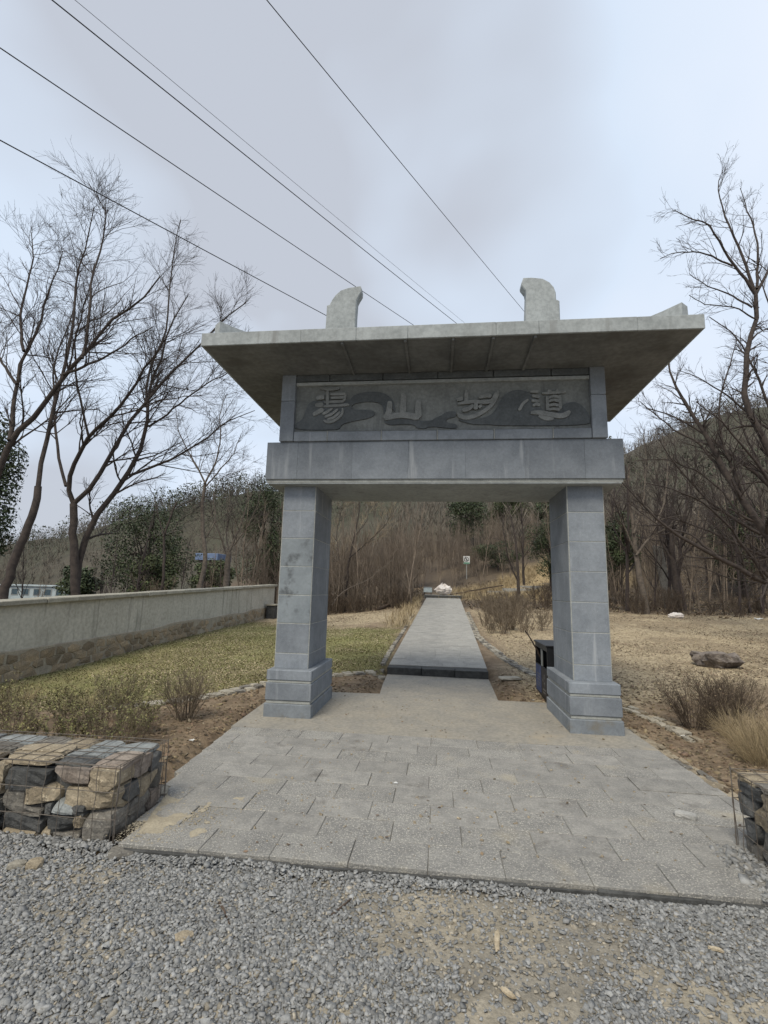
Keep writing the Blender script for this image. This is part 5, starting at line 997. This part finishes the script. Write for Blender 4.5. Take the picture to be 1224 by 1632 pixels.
for k in range(5): mb.box(x0-.006, x0-.0045, 2.03, 2.26-.03*(k % 2), .14+.045*k, .155+.045*k, 0)
part('print_lines', mb.V, mb.F, smudge_m, pb)
mb = MB()      # three bent arrows of the recycling mark and a line below
for k in range(3):
    a = k*2.094+math.pi/2; cy, cz = 1.745+.055*math.cos(a), .29+.055*math.sin(a)
    for da, l in ((.52, .06), (-.52, .06)):
        b_ = a+math.pi/2+da; e_ = (cy+l*math.cos(b_), cz+l*math.sin(b_)); nrm = (-math.sin(b_)*.011, math.cos(b_)*.011)
        xx = x0-.0055-.0006*k-(.0003 if da > 0 else 0)
        mb.add([(xx, cy+nrm[0], cz+nrm[1]), (xx, e_[0]+nrm[0], e_[1]+nrm[1]), (xx, e_[0]-nrm[0], e_[1]-nrm[1]), (xx, cy-nrm[0], cz-nrm[1])], [(0,1,2,3)])
mb.box(x0-.0055, x0-.0045, 1.64, 1.84, .14, .158, 0); mb.box(x0-.0055, x0-.0045, 1.67, 1.81, .10, .114, 0)
part('recycling_mark', mb.V, mb.F, smudge_m, pd)
def stick(name, P, r, m, label, cat='stick', k=6, rend=.6, group=None):
    P = resample(P, 9, np.random.default_rng(int(abs(P[0][0])*100)+3), .02); V, F = tubes(P[None], np.linspace(r, r*rend, 9)[None], k)
    n = 9*k; F = [tuple(f) for f in F.tolist()]+[tuple(range(k))[::-1], tuple(range(n-k, n))]
    return solo(name, V, F, m, label, cat, group)
stick('broken_stick', [(1.70,2.2,.50),(1.62,2.27,.72),(1.47,2.40,.97)], .016, wood_dk, 'dark broken stick poking out of the litter bin opening')
def stone_at(name, x, y, z, sx, sy, sz, m, label, cat='stone', rz=0, group=None, **k):
    rseed[0] += 1; V, F = rock(sx, sy, sz, rseed[0], **k); c, s_ = math.cos(rz), math.sin(rz)
    V = V@np.array([[c,s_,0],[-s_,c,0],[0,0,1]])+np.array([x, y, z+sz*.42]); return solo(name, V, F, m, label, cat, group)
boulder_m = M('weathered_boulder', (.24,.205,.175), (.12,.10,.088), 7, 1.0, 18, .95, stain=(.5,.65), stain_c=(.08,.066,.056), stain_scale=5, bdist=.05)
stone_at('boulder', 5.95, 5.2, Hs(5.95,5.2)-.02, 1.0, .6, .36, boulder_m, 'grey brown boulder lying alone on the dry field', 'boulder', .1, sq=.62, rough=.2, nf=5)
stone_at('flat_stone', 1.28, 2.95, Hs(1.28,2.95)+.0, .40, .26, .05, pale, 'pale flat stone lying on bare soil between the bin and the path step', rz=.2, sq=.6)
stone_at('loose_stone', 1.83, -2.09, .0, .16, .085, .036, white_rock, 'pale loose stone lying on the paving near the right basket', rz=-.5, sq=.55)
stone_at('loose_stone', -1.17, -3.72, -.06, .09, .075, .035, rock_tan, 'tan stone lying alone on the middle of the gravel', rz=.8, sq=.5)
stone_at('loose_stone', -2.42, -3.32, -.06, .10, .07, .05, pale, 'whitish stone touching a tan stone on the gravel under the left basket', rz=.5, sq=.5)
stone_at('loose_stone', -2.32, -3.30, -.06, .09, .08, .06, rock_tan, 'tan stone touching a whitish stone on the gravel under the left basket', rz=.1, sq=.5)
stone_at('flat_stone', -1.92, -3.08, -.066, .17, .16, .05, rock_gr, 'grey flat stone at the left front corner of the paving', rz=.4, sq=.7)
stone_at('flat_stone', -2.16, -2.36, -.01, .2, .14, .06, pale, 'pale flat stone behind the left stone basket at the paving edge', rz=.5, sq=.7)
stone_at('flat_stone', 2.62, -1.66, -.03, .26, .18, .07, rock_bl, 'grey flat stone behind the right stone basket', rz=.2, sq=.7)
for k, (x, y, l, a, lab) in enumerate([(.30,-3.55,.16,1.45,'pale splintered wood piece on the gravel before the paving'),(.31,-3.85,.08,-.7,'short pale wood chip lying lower on the gravel'),(1.32,-3.45,.07,-.4,'small pale wood chip on the gravel by the right end')]):
    rseed[0] += 1; V, F = rock(l, .026, .014, rseed[0], rough=.2, sq=.6, nf=7); c, s_ = math.cos(a), math.sin(a)
    solo('wood_piece', [(v[0]*c-v[1]*s_+x, v[0]*s_+v[1]*c+y, v[2]-.03) for v in V], F, wood_m, lab, 'wood piece')
stick('dark_stick', [(-1.12,-3.45,-.045),(-1.06,-3.52,-.04),(-1.0,-3.6,-.045)], .007, wood_dk, 'short dark stick on the gravel near the lone tan stone')
stick('dark_stick', [(-.52,-3.46,-.045),(-.47,-3.38,-.04),(-.43,-3.3,-.045)], .006, wood_dk, 'short dark stick on the gravel just before the paving edge')
# litter: scraps of white paper
def scrap(x, y, s, label, seed, z=None, m=white_m):
    r = np.random.default_rng(seed); n = 5; u = np.linspace(-.5, .5, n); V = [(x+a*s+r.normal(0,s*.05), y+b_*s*.7+r.normal(0,s*.05), (Hs(x,y)+.012 if z is None else z)+abs(r.normal(0, s*.13))) for b_ in u for a in u]
    F = [(i*n+j, i*n+j+1, (i+1)*n+j+1, (i+1)*n+j) for i in range(n-1) for j in range(n-1)]
    return solo('paper_scrap', V, F, m, label, 'litter')
scrap(-.33, -1.83, .035, 'tiny white paper scrap on the middle of the paving', 1, .002)
scrap(2.72, -1.35, .10, 'white paper scrap in the soil behind the right basket', 2)
scrap(2.94, .35, .05, 'white paper scrap at the foot of the dark leafless shrub', 3)
scrap(11.5, 15.2, .35, 'yellowish wrapper lying at the far edge of the dry field', 4, m=straw_m)
scrap(12.7, 15.0, .3, 'small white wrapper at the far edge of the dry field', 5)
scrap(1.45, 1.75, .06, 'white paper scrap on the soil by the foot of the litter bin', 6)
scrap(-2.62, -.9, .05, 'white paper scrap on the soil near the twiggy shrub', 7)
def lump(name, x, y, z, sx, sy, sz, m, label, cat, seed):
    r = np.random.default_rng(seed); nu, nv = 18, 11; V = []; 
    for b_ in range(nv):
        ph = math.pi*b_/(nv-1)
        for a in range(nu):
            th = 2*math.pi*a/nu; f = 1+.12*math.sin(3*th+seed)+.10*math.sin(5*th+2*ph)+r.normal(0,.11)
            V.append((x+sx*.5*math.sin(ph)*math.cos(th)*f, y+sy*.5*math.sin(ph)*math.sin(th)*f, z+sz*(.5-.5*math.cos(ph))*(1+r.normal(0,.09))))
    F = [(b_*nu+a, b_*nu+(a+1) % nu, (b_+1)*nu+(a+1) % nu, (b_+1)*nu+a) for b_ in range(nv-1) for a in range(nu)]
    return solo(name, V, F, m, label, cat)
lump('rag', 9.4, 14.6, Hs(9.4,14.6)-.03, .55, .3, .24, sack_m, 'crumpled white rag lying at the foot of the thicket beyond the field', 'rag', 4)
lump('white_sack', .28, 23.6, 1.35, .95, .7, .62, sack_m, 'big bulging white sack standing at the end of the straight path', 'sack', 8)
V, F = cbox(-.02, .05, 23.2, 23.26, 1.34, 1.36, 0)
bx = thing('grey_box', (-.62, 23.2, 1.33), 'pale grey box on short legs beside the white sack', 'box')
mb = MB(); mb.box(-.86, -.36, 23.05, 23.4, 1.5, 1.78, .01); part('case', mb.V, mb.F, bwall_m, bx)
mb = MB(); mb.box(-.88, -.34, 23.03, 23.42, 1.782, 1.81, .006); part('lid', mb.V, mb.F, conc, bx)
for a, b_ in ((-.82,23.09),(-.42,23.09),(-.82,23.35),(-.42,23.35)):
    mb = MB(); mb.box(a-.02, a+.02, b_-.02, b_+.02, 1.28, 1.499, 0); part('leg', mb.V, mb.F, black_m, bx)
stick('timber_log', [(-2.75,15.6,Hs(-2.75,15.6)+.05),(-2.0,18.2,Hs(-2,18.2)+.1),(-1.25,21,Hs(-1.25,21)+.08)], .07, wood_dk, 'long dark timber log lying along the dry grass left of the path', 'log', 8, .85)
stick('handrail_log', [(.75,24.6,1.4),(2.2,26.5,1.62),(4.6,29.6,2.1)], .05, wood_dk, 'dark low timber edging beside the landing at the foot of the climbing steps', 'log', 7, .8)
stick('fallen_branch', [(-4.7,15.4,.85),(-4.3,15.6,1.5),(-3.2,16.0,2.0),(-2.1,16.4,3.0)], .024, bark_lt, 'pale fallen branch leaning against the thicket left of the path', 'branch', 6, .35)
sgx, sgy, sgz = 2.35, 35.0, 4.2
sg = thing('square_sign', (sgx, sgy, Hs(sgx, sgy)), 'small square white and green warning sign on a post above the dry grass slope', 'sign')
mb = MB(); mb.box(sgx-.03, sgx+.03, sgy+.02, sgy+.08, Hs(sgx, sgy)-.2, sgz-.2, 0); part('post', mb.V, mb.F, steel_m, sg)
mb = MB(); mb.box(sgx-.27, sgx+.27, sgy-.015, sgy+.018, sgz-.33, sgz+.33, .006); bd = part('board', mb.V, mb.F, white_m, sg)
mb = MB(); mb.box(sgx-.25, sgx+.25, sgy-.02, sgy-.016, sgz-.31, sgz-.19, 0); part('green_band', mb.V, mb.F, green_m, bd)
mb = MB(); nseg = 20
for k in range(nseg):
    a, b_ = 2*math.pi*k/nseg, 2*math.pi*(k+1)/nseg; q = lambda r, t: (sgx+r*math.cos(t), sgy-.02, sgz+.06+r*math.sin(t))
    mb.add([q(.2,a), q(.2,b_), q(.15,b_), q(.15,a)], [(0,1,2,3)])
mb.add([(sgx-.13,sgy-.021,sgz+.17),(sgx-.09,sgy-.021,sgz+.2),(sgx+.13,sgy-.021,sgz-.05),(sgx+.09,sgy-.021,sgz-.08)], [(0,1,2,3)])
mb.add([(sgx-.04,sgy-.0215,sgz-.05),(sgx+.03,sgy-.0215,sgz-.05),(sgx+.06,sgy-.0215,sgz+.12),(sgx-.01,sgy-.0215,sgz+.15)], [(0,1,2,3)])
part('prohibition_mark', mb.V, mb.F, black_m, bd)
cs = thing('concrete_slab', (11.3, 20, Hs(11.3,20)), 'leaning grey concrete slab half hidden among the trunks beyond the field', 'slab')
V, F = cbox(11.25, 11.7, 19.95, 20.08, Hs(11.3,20)-.1, 4.15, .02, .01); V = [(v[0]+(v[2]-2)*-.12, v[1]+(v[2]-2)*.05, v[2]) for v in V]; part('panel', V, F, rock_gr, cs)
db = thing('stone_block', (-6.72, 13.3, Hs(-6.72,13.3)), 'dark stone block against the far end of the garden wall', 'block')
V, F = cbox(-6.9, -6.55, 13.1, 13.5, Hs(-6.7,13.3)-.1, Hs(-6.7,13.3)+.5, .02, .01); part('block', V, F, riser_m, db)
V, F = cbox(-6.93, -6.5, 13.05, 13.55, Hs(-6.7,13.3)+.502, Hs(-6.7,13.3)+.58, .015, .008); part('cap', V, F, cope_m, db)

# ------------------------------------------------------------------ buildings in the valley
def building(name, x0, x1, y0, y1, z0, zt, label, nwin, roof_m, rh=.25):
    root = thing(name, ((x0+x1)/2, (y0+y1)/2, z0), label, 'building')
    mb = MB(); mb.box(x0, x1, y0, y1, z0-1, zt, 0); part('wall', mb.V, mb.F, bwall_m, root)
    mb = MB(); mb.box(x0-.3, x1+.3, y0-.3, y1+.3, zt+.002, zt+rh, .03); part('roof', mb.V, mb.F, roof_m, root)
    W_ = (x1-x0)/nwin
    for k in range(nwin):
        a = x0+W_*(k+.18); b_ = x0+W_*(k+.82); mb = MB(); mb.box(a, b_, y0-.06, y0-.003, zt-1.5, zt-.35, 0); f_ = part('window', mb.V, mb.F, steel_m, root)
        mb = MB(); mb.box(a+.12, b_-.12, y0-.075, y0-.062, zt-1.4, zt-.45, 0); part('pane', mb.V, mb.F, glass_m, f_)
building('low_building', -77, -62.5, 70, 76, Hs(-69,72), .75, 'long low pale blue building with a flat roof down in the valley beyond the wall', 7, bwall_m)
bwall_m = shed_m
building('blue_roofed_shed', -26.4, -24.4, 45, 48, Hs(-25.4,46), 4.35, 'small dark shed with a bright blue roof between the trunks behind the wall', 1, sheet_m, .75)

# ------------------------------------------------------------------ overhead wires
labs = ['lowest overhead wire, passing through the bare treetops towards the left finial', 'overhead wire second from below, meeting the roof between the finials',
        'thick overhead wire beside the thinnest wire, above the middle of the roof', 'thinnest overhead wire, close beside the thick middle one', 'topmost overhead wire, running down to the right finial']
for k, (a, b_, c) in enumerate(WIRES):
    t = np.linspace(0, 1, 60)[:,None]; a, b_, c = map(np.array, (a, b_, c)); P = a*(1-t)+c*t
    tm_ = 45/155; P[:,2] += -1.3*(4*t[:,0]*(1-t[:,0]))+1.3*4*tm_*(1-tm_)
    V, F = tubes(P[None], np.full((1, 60), (.013,.013,.016,.007,.011)[k]), 6)
    solo('overhead_wire', V, F, cable_m, labs[k], 'wire', 'wires crossing over the gateway')

# sand spilt from the left basket over the paving corner
n_ = 110; gxx = np.linspace(-2.06, -1.45, n_); gyy = np.linspace(-2.98, -2.25, n_); XX, YY = np.meshgrid(gxx, gyy)
th = .013*(1-sm(.0, .46, np.hypot((XX+2.03)*1.15, (YY+2.62)*.8)))+(fbm(XX, YY, 9, 151, 5)-.5)*.03-.005
V = np.stack([XX.ravel(), YY.ravel(), th.ravel()], 1); i = np.arange(n_*n_).reshape(n_, n_); F = np.stack([i[:-1,:-1], i[:-1,1:], i[1:,1:], i[1:,:-1]], -1).reshape(-1, 4)
F = F[(V[F][:,:,2].max(1) > .0005) & (V[F][:,:,0].min(1) > np.interp(V[F][:,:,1].mean(1), [-3.1,-1.8], [-1.88,-2.2]))]
stuff('sand', (V, F), sand_m)
n = 3000; xs_ = -2.04+np.abs(rg.normal(0, .22, n)); ys_ = -2.62+rg.normal(0, .2, n); k = (ys_ > -3.05); stuff('sand_grains', chips(xs_[k], ys_[k], np.full(k.sum(), -.002), .003, .011, rg), sand_m)
# twigs and dead leaves blown over the paving
x9, y9 = scatter(420, -2.2, 2.2, -3.05, 3.3, lambda x, y: (.25+.75*sm(.45, .65, fbm(x, y, 1.1, 161, 3)))*((np.abs(x) < .9) | (y < 1.5)), rg)
stuff('dead_leaves', blades(len(x9), x9, y9, np.full(len(x9), .003), .012, .04, .3, .97, rg), litter_m)
